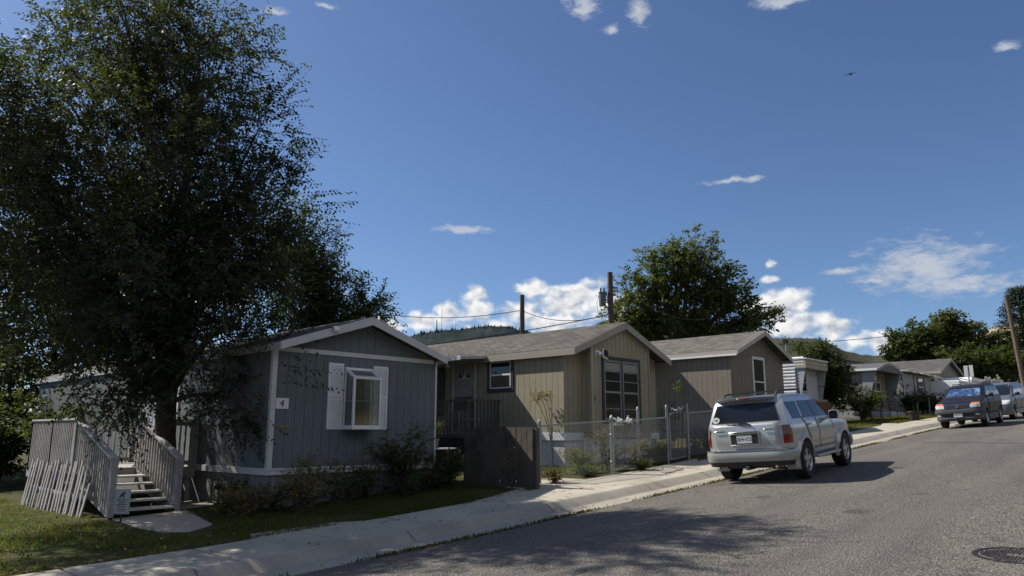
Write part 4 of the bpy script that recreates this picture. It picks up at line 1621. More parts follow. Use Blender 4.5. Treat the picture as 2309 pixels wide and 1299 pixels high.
wire((33.25, 30.2, 7.35), (26.5, 41.5, 8.4), .75, 'power line running from the short pole left towards the big tree')
wire((33.35, 30.15, 7.3), (29.3, 20.9, 5.65), .45, 'power line between the two utility poles behind the beige roof')
wire((29.25, 20.95, 5.6), (22, 26.5, 3.9), .1, 'service line dropping from the transformer pole to the beige roof')
wire((29.45, 20.8, 7.5), (41, 21.5, 6.9), .9, 'power line sagging right from the transformer pole into the round tree', .018)
wire((84, 21, 10.1), (52, 30, 6.6), .3, 'far power line above the flat brick building', .03)

t = thing('tv_aerial', 'old rooftop television aerial on a mast above the small trailer', 'aerial', (37.2, 15.6, 3.3))
ax, ay, az_ = 37.2, 15.6, 4.72
b = MB()
b.tube([(ax, ay, 3.3), (ax, ay, 4.85)], .035, 6)
b.build('mast', m_galv, t)
b = MB()
b.tube([(ax - 1.0, ay + .9, az_), (ax + 1.0, ay - .9, az_)], .03, 5)
for i in range(9):
    f = (i - 4) / 4
    L = .75 - .25 * abs(f)
    cx, cy = ax + f * .95, ay - f * .86
    b.tube([(cx - .55 * L, cy - .6 * L, az_), (cx + .55 * L, cy + .6 * L, az_)], .018, 4)
b.build('antenna_arm', m_galv, t)
b = MB()
b.box(ax - .1, ax + .1, ay - .1, ay + .1, az_ - .25, az_ - .05)
b.build('rotator', m_dark, t)

# a bird high in the sky
t = thing('bird', 'tiny dark bird gliding high in the clear sky', 'bird', (118.5, 36.0, 56.7))
b = MB()
b.tube([(-.5, 0, 0), (-.2, 0, .02), (.1, 0, .04), (.38, 0, .05), (.5, 0, .04), (.62, 0, .02)], [.02, .09, .12, .08, .07, .01], 8)
b.build('body', M('dark feathers', (.02, .018, .016), .8), t, world=False, smooth=True)
for sgn in (-1, 1):
    b = MB()
    b.add([(.22, sgn * .08, .05), (.2, sgn * .5, .14), (.05, sgn * .95, .10), (-.05, sgn * .9, .09), (-.02, sgn * .45, .12), (-.12, sgn * .08, .04)], [(0, 1, 2, 3, 4, 5)])
    b.prism([(.22, sgn * .08, .04), (.2, sgn * .5, .13), (-.02, sgn * .45, .11), (-.12, sgn * .08, .03)], (0, 0, .015))
    b.build('wing', bpy.data.materials['dark feathers'], t, world=False)
# ------------------------------------------------------------------ cars
m_tyre = M('tyre rubber', (.018, .018, .018), .85, .15, 8, obj=True)
m_rim = M('alloy rim', (.42, .43, .44), .32, .06, 8, metal=.75, obj=True)
m_cglass = glassmat('tinted car glass', (.010, .012, .016), .02)
m_plast = M('black trim plastic', (.02, .02, .021), .5, .1, 8, obj=True)
m_chrome = M('chrome', (.66, .67, .68), .12, .03, 8, metal=1, obj=True)
m_lamp = M('clear lamp', (.62, .63, .62), .12, .1, 22, obj=True, coat=1)
m_amber = M('amber lamp', (.62, .17, .02), .15, .1, 22, obj=True, coat=1)
m_plate = M('licence plate', (.62, .63, .62), .45, .05, 20, obj=True)
m_pnum = M('plate green', (.02, .07, .04), .6)


def paint(name, col, metal=.35, rough=.32, coat=.8):
    m, n, bs = newmat(name)
    p = pos(n, True)
    c = n.mix(tuple(x * .9 for x in col), tuple(x * 1.08 for x in col), n.noise(p, 2.2, 4))
    # road dust gathers on the lower panels
    z = n.a('SeparateXYZ', None, {0: p}).outputs[2]
    c = n.mix(c, (.2, .18, .15), n.m('MULTIPLY', n.m('MULTIPLY', n.ramp(z, .85, .35), .45), n.ramp(n.noise(p, 5, 4), .3, .7)))
    n.put(bs.inputs['Base Color'], c)
    bs.inputs['Metallic'].default_value = metal
    bs.inputs['Roughness'].default_value = rough
    bs.inputs['Coat Weight'].default_value = coat
    bs.inputs['Coat Roughness'].default_value = .05
    return m


class Car:
    """x forwards from the rear axle, y to the car's left, z up"""

    def __init__(s, name, label, lv, wb, wr, mat, pose, group=None, n=22, m=5.5, cat='car', scale=1):
        s.lv, s.wb, s.wr, s.mat, s.n, s.m = lv, wb, wr, mat, n, m
        x, y, z, hd, pitch, roll = pose
        rot = Matrix.Rotation(R(hd), 3, 'Z') @ Matrix.Rotation(-pitch, 3, 'Y') @ Matrix.Rotation(roll, 3, 'X')
        s.t = thing(name, label, cat, (x, y, z), rot @ Matrix.Scale(scale, 3), group)

    def L(s, z):
        lv = s.lv
        if z <= lv[0][0]:
            return lv[0][1:]
        for a, b in zip(lv, lv[1:]):
            if z <= b[0]:
                f = (z - a[0]) / max(b[0] - a[0], 1e-6)
                return tuple(p + (q - p) * f for p, q in zip(a[1:], b[1:]))
        return lv[-1][1:]

    def side(s, x, z):
        xr, xf, W = s.L(z)
        k = min(.999, abs((x - (xr + xf) / 2) / ((xf - xr) / 2)))
        return W * (1 - k ** s.n) ** (1 / s.m)

    def end(s, y, z, sg):
        xr, xf, W = s.L(z)
        k = min(.995, abs(y) / W)
        return (xr + xf) / 2 + sg * (xf - xr) / 2 * (1 - k ** s.m) ** (1 / s.n)

    def ring(s, z, N=64, off=0):
        xr, xf, W = s.L(z)
        c, h = (xr + xf) / 2, (xf - xr) / 2
        out = []
        for i in range(N):
            a = 2 * PI * i / N
            ca, sa = math.cos(a), math.sin(a)
            # even spread round a boxy outline
            q = (abs(ca) ** s.n + abs(sa) ** s.m)
            # solve radius along the direction (ca, sa)
            lo, hi = .5, 1.6
            for _ in range(30):
                r = (lo + hi) / 2
                if (r * abs(ca)) ** s.n + (r * abs(sa)) ** s.m < 1:
                    lo = r
                else:
                    hi = r
            out.append((c + (h + off) * r * ca, (W + off) * r * sa, z))
        return out

    def body(s, arch, m_under=None):
        b = MB()
        P = []
        zz = []
        for a, c in zip(s.lv, s.lv[1:]):
            k = max(1, int((c[0] - a[0]) / .09))
            zz += [a[0] + (c[0] - a[0]) * i / k for i in range(k)]
        zz.append(s.lv[-1][0])
        for z in zz:
            P.append(s.ring(z, 96))
        b.grid(P, closed=True)
        nr = len(P)
        b.f.append(tuple(range(96))[::-1])
        b.m.append(1)
        b.f.append(tuple(range((nr - 1) * 96, nr * 96)))
        b.m.append(0)
        o = b.build('body', [s.mat, m_dark], s.t, world=False)
        cb = MB()
        for ax in (0, s.wb):
            for sg in (-1, 1):
                N = 32
                ring = [(ax + arch * math.cos(2 * PI * i / N), s.wr + arch * math.sin(2 * PI * i / N)) for i in range(N)]
                cb.prism([(x, sg * .52, z) for x, z in ring], (0, sg * .6, 0))
        co = cb.build('cutter', m_dark, world=False)
        md = o.modifiers.new('arches', 'BOOLEAN')
        md.object = co
        md.operation = 'DIFFERENCE'
        md.solver = 'EXACT'
        co.parent = s.t
        dg = bpy.context.evaluated_depsgraph_get()
        me = bpy.data.meshes.new_from_object(o.evaluated_get(dg))
        o.modifiers.clear()
        o.data = me
        bpy.data.objects.remove(co)
        me.materials.clear()
        me.materials.append(s.mat)
        me.materials.append(m_dark)
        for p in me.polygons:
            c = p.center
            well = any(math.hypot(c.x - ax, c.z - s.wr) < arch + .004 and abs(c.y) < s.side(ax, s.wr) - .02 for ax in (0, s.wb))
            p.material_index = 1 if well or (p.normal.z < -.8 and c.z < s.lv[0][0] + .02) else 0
            p.use_smooth = True
        me.set_sharp_from_angle(angle=R(32))
        s.bodyo = o
        return o

    def pside(s, sg, fl, fr, z0, z1, off=.006, nz=8, nx=10):
        rows = []
        for j in range(nz + 1):
            z = z0 + (z1 - z0) * j / nz
            f = j / nz
            a = fl(f) if callable(fl) else fl[0] + (fl[1] - fl[0]) * f
            c = fr(f) if callable(fr) else fr[0] + (fr[1] - fr[0]) * f
            rows.append([(a + (c - a) * i / nx, sg * (s.side(a + (c - a) * i / nx, z) + off), z) for i in range(nx + 1)])
        return rows

    def pend(s, sg, y0, y1, z0, z1, off=.006, nz=8, ny=12, taper=0):
        rows = []
        for j in range(nz + 1):
            z = z0 + (z1 - z0) * j / nz
            k = 1 - taper * j / nz
            rows.append([(s.end((y0 + (y1 - y0) * i / ny) * k, z, sg) + sg * off, (y0 + (y1 - y0) * i / ny) * k, z) for i in range(ny + 1)])
        return rows

    def sheet(s, name, rows, mat, parent=None, thick=0.0):
        b = MB()
        b.grid(rows)
        o = b.build(name, mat, parent or s.t, world=False, smooth=True)
        if thick:
            md = o.modifiers.new('thickness', 'SOLIDIFY')
            md.thickness = thick
            md.offset = 0
        return o

    def bumper(s, name, sg, prof, xlim, zc, mat):
        """sweep a (out, z) profile round one end of the car"""
        pts = [p for p in s.ring(zc, 160) if (p[0] < xlim if sg < 0 else p[0] > xlim)]
        pts.sort(key=lambda p: math.atan2(p[1], sg * (p[0] - xlim + sg * -.4) + 1e-6))
        pts = sorted(pts, key=lambda p: math.atan2(p[1], abs(p[0] - xlim) + .0001))
        rows = []
        for i, p in enumerate(pts):
            q0, q1 = Vector(pts[max(i - 1, 0)]), Vector(pts[min(i + 1, len(pts) - 1)])
            d = (q1 - q0)
            nn = Vector((d.y, -d.x, 0)).normalized()
            if nn.x * sg < 0 and abs(nn.x) > .05 or nn.y * p[1] < 0 and abs(nn.x) <= .05:
                nn = -nn
            rows.append([(p[0] + nn.x * o, p[1] + nn.y * o, z) for o, z in prof])
        b = MB()
        b.grid(rows)
        b.add(rows[0], [tuple(range(len(prof)))])
        b.add(rows[-1], [tuple(range(len(prof)))])
        return b.build(name, mat, s.t, world=False, smooth=True)

    def flare(s, ax, sg, r0, r1, mat, a0=-12, a1=192, out=.045):
        rows = []
        for i in range(41):
            a = R(a0 + (a1 - a0) * i / 40)
            ca, sa = math.cos(a), math.sin(a)
            row = []
            for r, o in ((r0, -.06), (r0, out), (r0 + (r1 - r0) * .5, out + .004), (r1, .004), (r1, -.01)):
                x, z = ax + r * ca, s.wr + r * sa
                row.append((x, sg * (s.side(x, max(z, s.lv[0][0])) + o), z))
            rows.append(row)
        b = MB()
        b.grid(rows)
        return b.build('fender_flare', mat, s.t, world=False, smooth=True)

    def wheels(s, track, spokes=5, tw=.24, steer=0):
        for ax in (0, s.wb):
            for sg in (1, -1):
                Rr = s.wr
                T = Matrix.Translation((ax, sg * track, Rr)) @ Matrix.Rotation(R(steer) if ax else 0, 4, 'Z')
                b = MB()
                h = tw / 2
                b.lathe([(Rr * .62, -h * .9), (Rr * .9, -h), (Rr * .985, -h * .75), (Rr, -h * .4), (Rr, h * .4), (Rr * .985, h * .75), (Rr * .9, h), (Rr * .62, h * .9), (Rr * .62, -h * .9)], axis='y', n=36)
                b.v = [tuple(T @ Vector(p)) for p in b.v]
                wo = b.build('wheel', m_tyre, s.t, world=False, smooth=True)
                b = MB()
                f = sg * h * .8
                b.lathe([(Rr * .63, f), (Rr * .60, f + sg * .012), (Rr * .54, f - sg * .01), (Rr * .52, -f)], axis='y', n=36)
                b.lathe([(0, f), (Rr * .12, f), (Rr * .15, f - sg * .02), (Rr * .15, f - sg * .06)], axis='y', n=18)
                for k in range(spokes):
                    a = 2 * PI * k / spokes + .3
                    ca, sa = math.cos(a), math.sin(a)
                    w0, w1 = Rr * .11, Rr * .13
                    A = [(ca * Rr * .1 - sa * w0, f - sg * .005, sa * Rr * .1 + ca * w0), (ca * Rr * .1 + sa * w0, f - sg * .005, sa * Rr * .1 - ca * w0),
                         (ca * Rr * .57 + sa * w1, f - sg * .004, sa * Rr * .57 - ca * w1), (ca * Rr * .57 - sa * w1, f - sg * .004, sa * Rr * .57 + ca * w1)]
                    b.prism(A, (0, -sg * .035, 0))
                b.v = [tuple(T @ Vector(p)) for p in b.v]
                b.build('rim', m_rim, wo, world=False, smooth=True)
                b = MB()
                b.lathe([(0, f - sg * .09), (Rr * .55, f - sg * .09)], axis='y', n=24)
                b.v = [tuple(T @ Vector(p)) for p in b.v]
                b.build('brake_disc', m_dark, wo, world=False)

    def mirror(s, x, z, mat, sz=(.12, .22, .17), back=True):
        for sg in (1, -1):
            y = s.side(x, z)
            b = MB()
            w, h = sz[1], sz[2]
            rows = []
            for dx, k in ((-.06, .92), (-.05, 1), (0, 1), (.05, .85), (.075, .45)):
                rows.append([(x + dx, sg * (y + .06 + w / 2 + k * w / 2 * math.copysign(abs(math.cos(a)) ** .5, math.cos(a))), z + .05 + k * h / 2 * math.copysign(abs(math.sin(a)) ** .5, math.sin(a))) for a in [2 * PI * i / 16 for i in range(16)]])
            b.grid(rows, closed=True)
            b.f.append(tuple(range(len(b.v) - 16, len(b.v))))
            b.m.append(0)
            b.box(x - .02, x + .04, min(sg * (y - .03), sg * (y + .08)), max(sg * (y - .03), sg * (y + .08)), z - .03, z + .03)
            mo = b.build('mirror', mat, s.t, world=False, smooth=True)
            b = MB()
            b.add([rows[0][i] for i in range(16)], [tuple(range(16))])
            b.v = [(p[0] - .001, p[1], p[2]) for p in b.v]
            b.build('mirror_glass', m_cglass, mo, world=False)

    def rbox(s, name, x0, x1, y0, y1, z0, z1, mat, parent=None, bevel=.012):
        b = MB()
        b.box(x0, x1, y0, y1, z0, z1)
        return b.build(name, mat, parent or s.t, world=False, bevel=bevel, smooth=True)


def road_z(x, y):
    return g(x) + crown(y)


def ctext(car, name, body, size, mat, parent, M4):
    o = text(name, body, size, mat, None, M4, .001)
    o.parent = parent
    return o


# ---- silver four wheel drive, seen from behind
m_silver = paint('silver paint', (.43, .43, .415), .45, .28, .7)
m_silver2 = M('silver bumper', (.34, .34, .325), .38, .05, 5, metal=.3, obj=True, coat=.3)
LV = [(.44, -.84, 3.28, .80), (.56, -.90, 3.38, .835), (.78, -.915, 3.42, .85), (.94, -.905, 3.40, .85), (1.02, -.895, 3.30, .842), (1.07, -.89, 2.6, .835), (1.11, -.885, 2.12, .825), (1.16, -.87, 2.02, .81),
      (1.35, -.79, 1.70, .765), (1.56, -.69, 1.36, .712), (1.63, -.645, 1.24, .685), (1.675, -.56, 1.08, .63), (1.70, -.40, .85, .52), (1.712, -.15, .55, .32)]
px_, py_ = 15.22, 6.95
c = Car('parked_suv', 'silver sport utility vehicle seen from behind, parked at the kerb', LV, 2.67, .37, m_silver, (px_, py_, -.935, 4, .060, -.058), n=30, m=7.5)
c.body(.435)
# glass
for sg in (1, -1):
    nm = 'side_window'
    c.sheet(nm, c.pside(sg, (-.36, -.50), (.16, .13), 1.215, 1.535), m_cglass)
    c.sheet(nm, c.pside(sg, (.27, .24), (.98, .80), 1.215, 1.54), m_cglass)
    c.sheet(nm, c.pside(sg, (1.06, .88), (1.93, 1.33), 1.215, 1.54), m_cglass)
    # black pillar between the door windows
    c.sheet('pillar', c.pside(sg, (.98, .80), (1.06, .88), 1.215, 1.54, .004), m_plast)
    # doors
    fd = c.sheet('door', c.pside(sg, (1.00, 1.00), (2.06, 2.02), .54, 1.195, .007), m_silver, thick=.006)
    rd = c.sheet('door', c.pside(sg, lambda f: .50 - .32 * max(0, f - .25) / .75, (.985, .985), .54, 1.195, .007), m_silver, thick=.006)
    for d, x in ((fd, 1.10), (rd, .36)):
        y = c.side(x, 1.02) + .007
        c.rbox('handle', x, x + .17, min(sg * y, sg * (y + .03)), max(sg * y, sg * (y + .03)), 1.03, 1.065, m_silver2, d, .008)
    for x in (.0, 2.67):
        c.flare(x, sg, .425, .53, m_silver, out=.055)
    # running board
    c.rbox('running_board', .52, 2.12, min(sg * .76, sg * .93), max(sg * .76, sg * .93), .36, .41, m_silver2, None, .015)
    c.rbox('sill', .45, 2.2, min(sg * .70, sg * .805), max(sg * .70, sg * .805), .40, .47, m_plast, None, .01)
    # mud flap
    c.rbox('mud_flap', -.47, -.45, min(sg * .60, sg * .87), max(sg * .60, sg * .87), .22, .52, m_silver2, None, .004)
    # tail lamp wraps the corner
    b = MB()
    rows = []
    for j in range(9):
        z = .75 + .33 * j / 8
        xr, xf, W = c.L(z)
        ring = []
        for f in (0, .2, .4, .6, .8, 1):
            if f < .45:
                y = W * .885 + (W * .985 - W * .885) * f / .45
                x = c.end(y, z, -1)
                ring.append((x - .014, sg * (y + .004), z))
            else:
                x = c.end(W * .985, z, -1) + .11 * (f - .45) / .55
                ring.append((x, sg * (c.side(x, z) + .014), z))
        rows.append(ring)
    tl = c.sheet('tail_lamp', rows[:5], m_red)
    c.sheet('lamp_lens', rows[4:], M('smoked lamp', (.20, .10, .10), .15, .1, 20, obj=True, coat=1), tl)
    c.sheet('lamp_rim', [rows[8], [(p[0], p[1], p[2] + .012) for p in rows[8]]], m_plast, tl)
# back window, tailgate furniture
c.sheet('rear_window', c.pend(-1, -.69, .69, 1.205, 1.545, .008, taper=.15), m_cglass)
c.sheet('window_seal', c.pend(-1, -.715, .715, 1.19, 1.56, .004, taper=.15), m_plast)
b = MB()
b.lathe([(0, 0), (.062, 0), (.062, .002), (0, .002)], axis='x', n=24)
zc_ = 1.265
b.v = [(c.end(y + .60, zc_ + z, -1) - .011 + .0, (y * 1.25 + .60), zc_ + z) for x, y, z in b.v]
st = b.build('sticker', M('white sticker', (.75, .75, .75), .5, .02), c.t, world=False, recalc=False)
ctext(c, 'sticker_text', 'KJB', .05, m_black, st, frame((c.end(.60, zc_, -1) - .014, .60, zc_), (0, -1, 0), Vector((.37, 0, 1)).normalized(), (-1, 0, .37)))
tg = c.sheet('tailgate', c.pend(-1, -.70, .70, .64, 1.175, .008), m_silver, thick=.006)
b = MB()
b.box(-.965, -.90, -.31, .31, .75, 1.02)
c_fr = b.build('plate_surround', m_silver, tg, world=False, bevel=.02, smooth=True)
c.rbox('plate_recess', -.968, -.95, -.28, .28, .775, .965, m_plast, tg, .004)
c.rbox('chrome_strip', -.985, -.93, -.31, .31, .97, 1.02, m_chrome, tg, .012)
p_ = c.rbox('licence_plate', -.974, -.968, -.155, .155, .79, .95, m_plate, tg, .003)
ctext(c, 'plate_text', 'CBW-CSZ', .088, m_pnum, p_, frame((-.9755, 0, .865), (0, -1, 0), (0, 0, 1), (-1, 0, 0)))
ctext(c, 'badge', '4 W D', .035, m_chrome, tg, frame((-.932, -.50, .86), (0, -1, 0), (0, 0, 1), (-1, 0, 0)))
c.rbox('badge_strip', -.935, -.922, .40, .62, 1.02, 1.05, m_chrome, tg, .003)
c.rbox('badge_strip', -.935, -.922, -.62, -.40, 1.02, 1.05, m_chrome, tg, .003)
b = MB()
b.beam((-.895, .10, 1.185), (-.885, .40, 1.225), .02, .02)
b.beam((-.905, -.05, 1.18), (-.895, .12, 1.19), .035, .03)
b.beam((-.895, -.02, 1.19), (-.92, -.16, 1.13), .02, .02)
b.build('wiper', m_plast, c.t, world=False)
bm_ = c.bumper('rear_bumper', -1, [(-.03, .44), (.06, .43), (.085, .50), (.085, .60), (.06, .645), (-.03, .655)], -.50, .62, m_silver2)
c.bumper('bumper_step', -1, [(.0, .648), (.075, .640), (.085, .655), (.04, .662), (.0, .662)], -.72, .66, m_chrome)
c.bumper('lower_valance', -1, [(-.06, .33), (.02, .34), (.05, .43), (-.05, .435)], -.62, .60, m_plast)
c.rbox('tow_hitch', -.98, -.6, -.04, .04, .27, .34, m_plast, None, .006)
c.rbox('hitch_bar', -.80, -.74, -.5, .5, .29, .36, m_plast, None, .01)
b = MB()
b.tube([(-.5, -.55, .30), (-.93, -.56, .32)], .03, 10)
b.build('exhaust', m_chrome, c.t, world=False)
# roof spoiler with the high brake lamp
b = MB()
rows = []
for y in [-.60 + 1.20 * i / 16 for i in range(17)]:
    k = 1 - .18 * (abs(y) / .60) ** 4
    rows.append([(-.30, y, 1.69 * 1 - .02 * (abs(y) / .66) ** 3), (-.60, y, 1.715 - .03 * (abs(y) / .66) ** 3), (-.80 * k, y, 1.675 - .03 * (abs(y) / .66) ** 3), (-.785 * k, y, 1.63 - .03 * (abs(y) / .66) ** 3), (-.62, y, 1.57), (-.30, y, 1.56)])
b.grid(rows)
b.add(rows[0], [tuple(range(6))])
b.add(rows[-1], [tuple(range(6))])
sp_ = b.build('spoiler', paint('dark silver paint', (.16, .16, .155), .4, .35), c.t, world=False, smooth=True)
c.rbox('brake_lamp', -.812, -.78, -.13, .13, 1.638, 1.668, m_red, sp_, .005)
# roof rack
for sg in (1, -1):
    b = MB()
    b.tube([(-.42, sg * .56, 1.69), (-.36, sg * .56, 1.755), (-.2, sg * .56, 1.775), (.85, sg * .56, 1.785), (.98, sg * .56, 1.76), (1.02, sg * .56, 1.66)], .023, 8)
    rk = b.build('roof_rail', m_plast, c.t, world=False, smooth=True)
for x in (-.15, .75):
    b = MB()
    b.beam((x, -.56, 1.785), (x, .56, 1.785), .045, .02)
    b.build('cross_bar', m_plast, c.t, world=False)
c.mirror(1.80, 1.13, m_silver, (.12, .20, .19))
c.wheels(.76, 5, .27, 0)
for sg in (1, -1):
    c.sheet('head_lamp', c.pend(1, sg * .45, sg * .78, .82, .98), m_lamp)
    for q in ((.992, .996, 1.0, 1.004), (2.043, 2.003, 2.055, 2.015), (.487, .175, .499, .187)):
        if q[0] < .6:
            c.sheet('door_gap', c.pside(sg, lambda f: .482 - .32 * max(0, f - .25) / .75, lambda f: .497 - .32 * max(0, f - .25) / .75, .54, 1.195, .0085, nx=1), m_plast)
        else:
            c.sheet('door_gap', c.pside(sg, (q[0] - .004, q[1] - .004), (q[2] + .004, q[3] + .004), .54, 1.195, .0115, nx=1), m_plast)
    c.sheet('side_moulding', c.pside(sg, (.47, .46), (2.2, 2.21), .66, .70, .016, nz=1, nx=24), m_silver2)
    c.sheet('belt_moulding', c.pside(sg, (-.40, -.40), (1.98, 1.98), 1.198, 1.212, .012, nz=1, nx=24), m_plast)
c.sheet('grille', c.pend(1, -.42, .42, .82, .96), m_plast)
c.sheet('windscreen', c.pend(1, -.66, .66, 1.18, 1.58, .008, taper=.08), m_cglass)
c.bumper('front_bumper', 1, [(-.03, .42), (.06, .43), (.085, .52), (.08, .66), (.04, .72), (-.03, .73)], 3.05, .62, m_silver2)


def front_car(name, label, LV, wb, wr, mat, pose, spec, group=None, scale=1):
    c = Car(name, label, LV, wb, wr, mat, pose, group, scale=scale)
    c.body(wr + .055)
    S = spec
    zb, zt = S['belt'], S['top']
    for sg in (1, -1):
        for a, q in S['win']:
            c.sheet('side_window', c.pside(sg, a, q, zb, zt), m_cglass)
        for a, q in S['doors']:
            c.sheet('door', c.pside(sg, a, q, S['sill'] + .08, zb - .02, .006), mat, thick=.005)
        for ax in (0, wb):
            c.flare(ax, sg, wr + .045, wr + .11, S.get('flare', mat), out=.02)
        hl = c.sheet('head_lamp', c.pend(1, sg * S['hl'][0], sg * S['hl'][1], S['hl'][2], S['hl'][3], .012), m_lamp)
        if 'amber' in S:
            c.sheet('turn_signal', c.pend(1, sg * S['amber'][0], sg * S['amber'][1], S['amber'][2], S['amber'][3], .012), m_amber, hl)
        c.rbox('sill', .45, wb - .45, min(sg * .70, sg * (c.L(.5)[2] + .01)), max(sg * .70, sg * (c.L(.5)[2] + .01)), .24, S['sill'] + .06, S.get('clad', mat), None, .02)
        if 'fog' in S:
            c.sheet('fog_lamp', c.pend(1, sg * S['fog'][0], sg * S['fog'][1], S['fog'][2], S['fog'][3], .08), m_lamp)
    w0, w1 = S['ws']
    W = c.L(w0)[2]
    c.sheet('windscreen_frame', c.pend(1, -W * .9, W * .9, w0 - .03, w1 + .02, .004, taper=.1), m_plast)
    wsn = c.sheet('windscreen', c.pend(1, -W * .885, W * .885, w0, w1, .008, taper=.1), m_cglass)
    if 'shade' in S:
        mm, nn, bs = newmat('blue foil sunshade')
        p = pos(nn, True)
        nn.put(bs.inputs['Base Color'], nn.mix((.04, .09, .22), (.34, .50, .68), nn.ramp(nn.noise(p, 3.2, 5, .6), .4, .68)))
        bs.inputs['Roughness'].default_value = .18
        bs.inputs['Metallic'].default_value = .45
        nn.put(bs.inputs['Normal'], nn.a('Bump', None, {'Strength': .5, 'Distance': .03, 'Height': nn.noise(p, 6, 3)}).outputs[0])
        c.sheet('sunshade', c.pend(1, -W * .80, W * .80, w0 + .03, w1 - .05, .011, taper=.1), mm, wsn)
    if S.get('intake'):
        c.sheet('lower_intake', c.pend(1, -.56, .56, .42, .58, .05), m_plast)
    gr = c.sheet('grille', c.pend(1, -S['gr'][0], S['gr'][0], S['gr'][1], S['gr'][2], .014), m_plast)
    if S.get('chrome'):
        c.sheet('grille_bar', c.pend(1, -S['gr'][0] * 1.05, S['gr'][0] * 1.05, S['gr'][2] - .005, S['gr'][2] + .03, .022), m_chrome, gr)
    if S.get('badge'):
        b = MB()
        x = c.end(0, S['gr'][1], 1) + .03
        b.lathe([(.0, .01), (.05, .01), (.06, 0), (.045, -.005)], (x, 0, (S['gr'][1] + S['gr'][2]) / 2), 'x', 16)
        b.build('emblem', m_chrome, gr, world=False, smooth=True)
    c.bumper('front_bumper', 1, S['bprof'], c.L(.6)[1] - .45, .56, S.get('clad', mat))
    if 'plate' in S:
        x = c.end(0, S['plate'], 1) + .06
        p_ = c.rbox('licence_plate', x, x + .006, -.155, .155, S['plate'] - .08, S['plate'] + .08, m_plate, None, .003)
        ctext(c, 'plate_text', 'ANV-317', .07, m_pnum, p_, frame((x + .0075, 0, S['plate'] - .005), (0, 1, 0), (0, 0, 1), (1, 0, 0)))
    for sg in (1, -1):
        if S.get('rail'):
            b = MB()
            z = LV[-1][0]
            b.tube([(-.5, sg * .55, z - .05), (-.4, sg * .55, z + .03), (1.1, sg * .55, z + .03), (1.25, sg * .55, z - .06)], .018, 8)
            b.build('roof_rail', m_plast, c.t, world=False, smooth=True)
    c.mirror(S['mx'], zb - .02, S.get('mir', m_plast), (.12, .2, .15))
    c.wheels(S['track'], 6, .22)
    b = MB()
    c.sheet('rear_window', c.pend(-1, -W * .8, W * .8, zb + .02, zt - .02, .008, taper=.1), m_cglass)
    return c


m_black_p = paint('dark plum paint', (.016, .011, .013), 0, .45, .15)
m_black_p.node_tree.nodes['Principled BSDF'].inputs['Specular IOR Level'].default_value = .2
m_clad = M('grey lower cladding', (.055, .057, .06), .5, .06, 6, obj=True)
LV2 = [(.36, -.86, 3.62, .86), (.50, -.93, 3.74, .90), (.72, -.96, 3.79, .925), (.92, -.965, 3.76, .93), (1.00, -.96, 3.60, .92), (1.08, -.955, 3.1, .91), (1.16, -.95, 2.62, .89), (1.21, -.945, 2.48, .875),
       (1.42, -.88, 2.08, .815), (1.60, -.78, 1.72, .755), (1.66, -.70, 1.55, .72), (1.70, -.55, 1.3, .64), (1.72, -.3, .9, .5), (1.73, 0, .6, .3)]
LV2 = [(a, q, w_, v * .91) for a, q, w_, v in LV2]
fx, fy = 32.75, 7.05
hd = 180.5
wb2 = 2.85
ox, oy = fx - wb2 * math.cos(R(hd)), fy - wb2 * math.sin(R(hd))
pit = -math.atan((road_z(36, 7) - road_z(33, 7)) / 3.0)
front_car('dark_suv', 'dark plum crossover facing down the street with a blue sunshade in its windscreen', LV2, wb2, .36, m_black_p, (ox, oy, road_z(ox, 7.02), hd, pit, .055),
          dict(belt=1.22, top=1.58, sill=.42, win=[((-.62, -.55), (.10, .06)), ((.18, .15), (1.05, .9)), ((1.13, .98), (2.25, 1.62))], doors=[((.45, .2), (1.08, 1.08)), ((1.10, 1.10), (2.2, 2.2))],
               hl=(.46, .81, .80, .93), amber=(.50, .79, .935, 1.0), ws=(1.22, 1.60), shade=1, gr=(.46, .78, .93), chrome=1, badge=1, intake=1, fog=(.62, .74, .5, .56),
               bprof=[(-.03, .30), (.02, .32), (.04, .40), (.02, .44), (.025, .57), (.07, .60), (.075, .70), (.05, .765), (-.03, .77)], plate=.52, rail=1, mx=2.1, track=.73, clad=m_clad, flare=m_clad, mir=m_plast), scale=.93)
m_van = paint('blue grey paint', (.15, .16, .168), .3, .38, .4)
LV3 = [(.34, -.95, 3.78, .86), (.50, -1.0, 3.90, .91), (.70, -1.02, 3.92, .94), (.84, -1.02, 3.82, .945), (.95, -1.015, 3.55, .94), (1.06, -1.01, 3.15, .925), (1.13, -1.0, 2.92, .905),
       (1.40, -.95, 2.35, .84), (1.60, -.88, 1.85, .775), (1.68, -.80, 1.6, .73), (1.73, -.62, 1.25, .64), (1.755, -.35, .9, .48), (1.765, 0, .5, .3)]
wb3 = 3.03
fx, fy = 38.6, 7.2
ox, oy = fx - wb3 * math.cos(R(hd - 1)), fy - wb3 * math.sin(R(hd - 1))
front_car('minivan', 'blue grey minivan parked nose down behind the dark crossover', LV3, wb3, .34, m_van, (ox, oy, road_z(ox, 7.2), hd - 1, pit, .055),
          dict(belt=1.16, top=1.58, sill=.38, win=[((-.85, -.8), (.1, .05)), ((.2, .17), (1.35, 1.2)), ((1.45, 1.3), (2.6, 1.95))], doors=[((.45, .2), (1.4, 1.4)), ((1.42, 1.42), (2.5, 2.5))],
               hl=(.52, .90, .74, .93), ws=(1.17, 1.64), gr=(.48, .70, .78), chrome=1, fog=(.6, .76, .42, .5),
               bprof=[(-.03, .24), (.05, .26), (.07, .40), (.07, .56), (.05, .66), (-.03, .67)], mx=2.5, track=.80, mir=m_plast), scale=.92)
m_cream = paint('cream white paint', (.66, .65, .58), .05, .3)
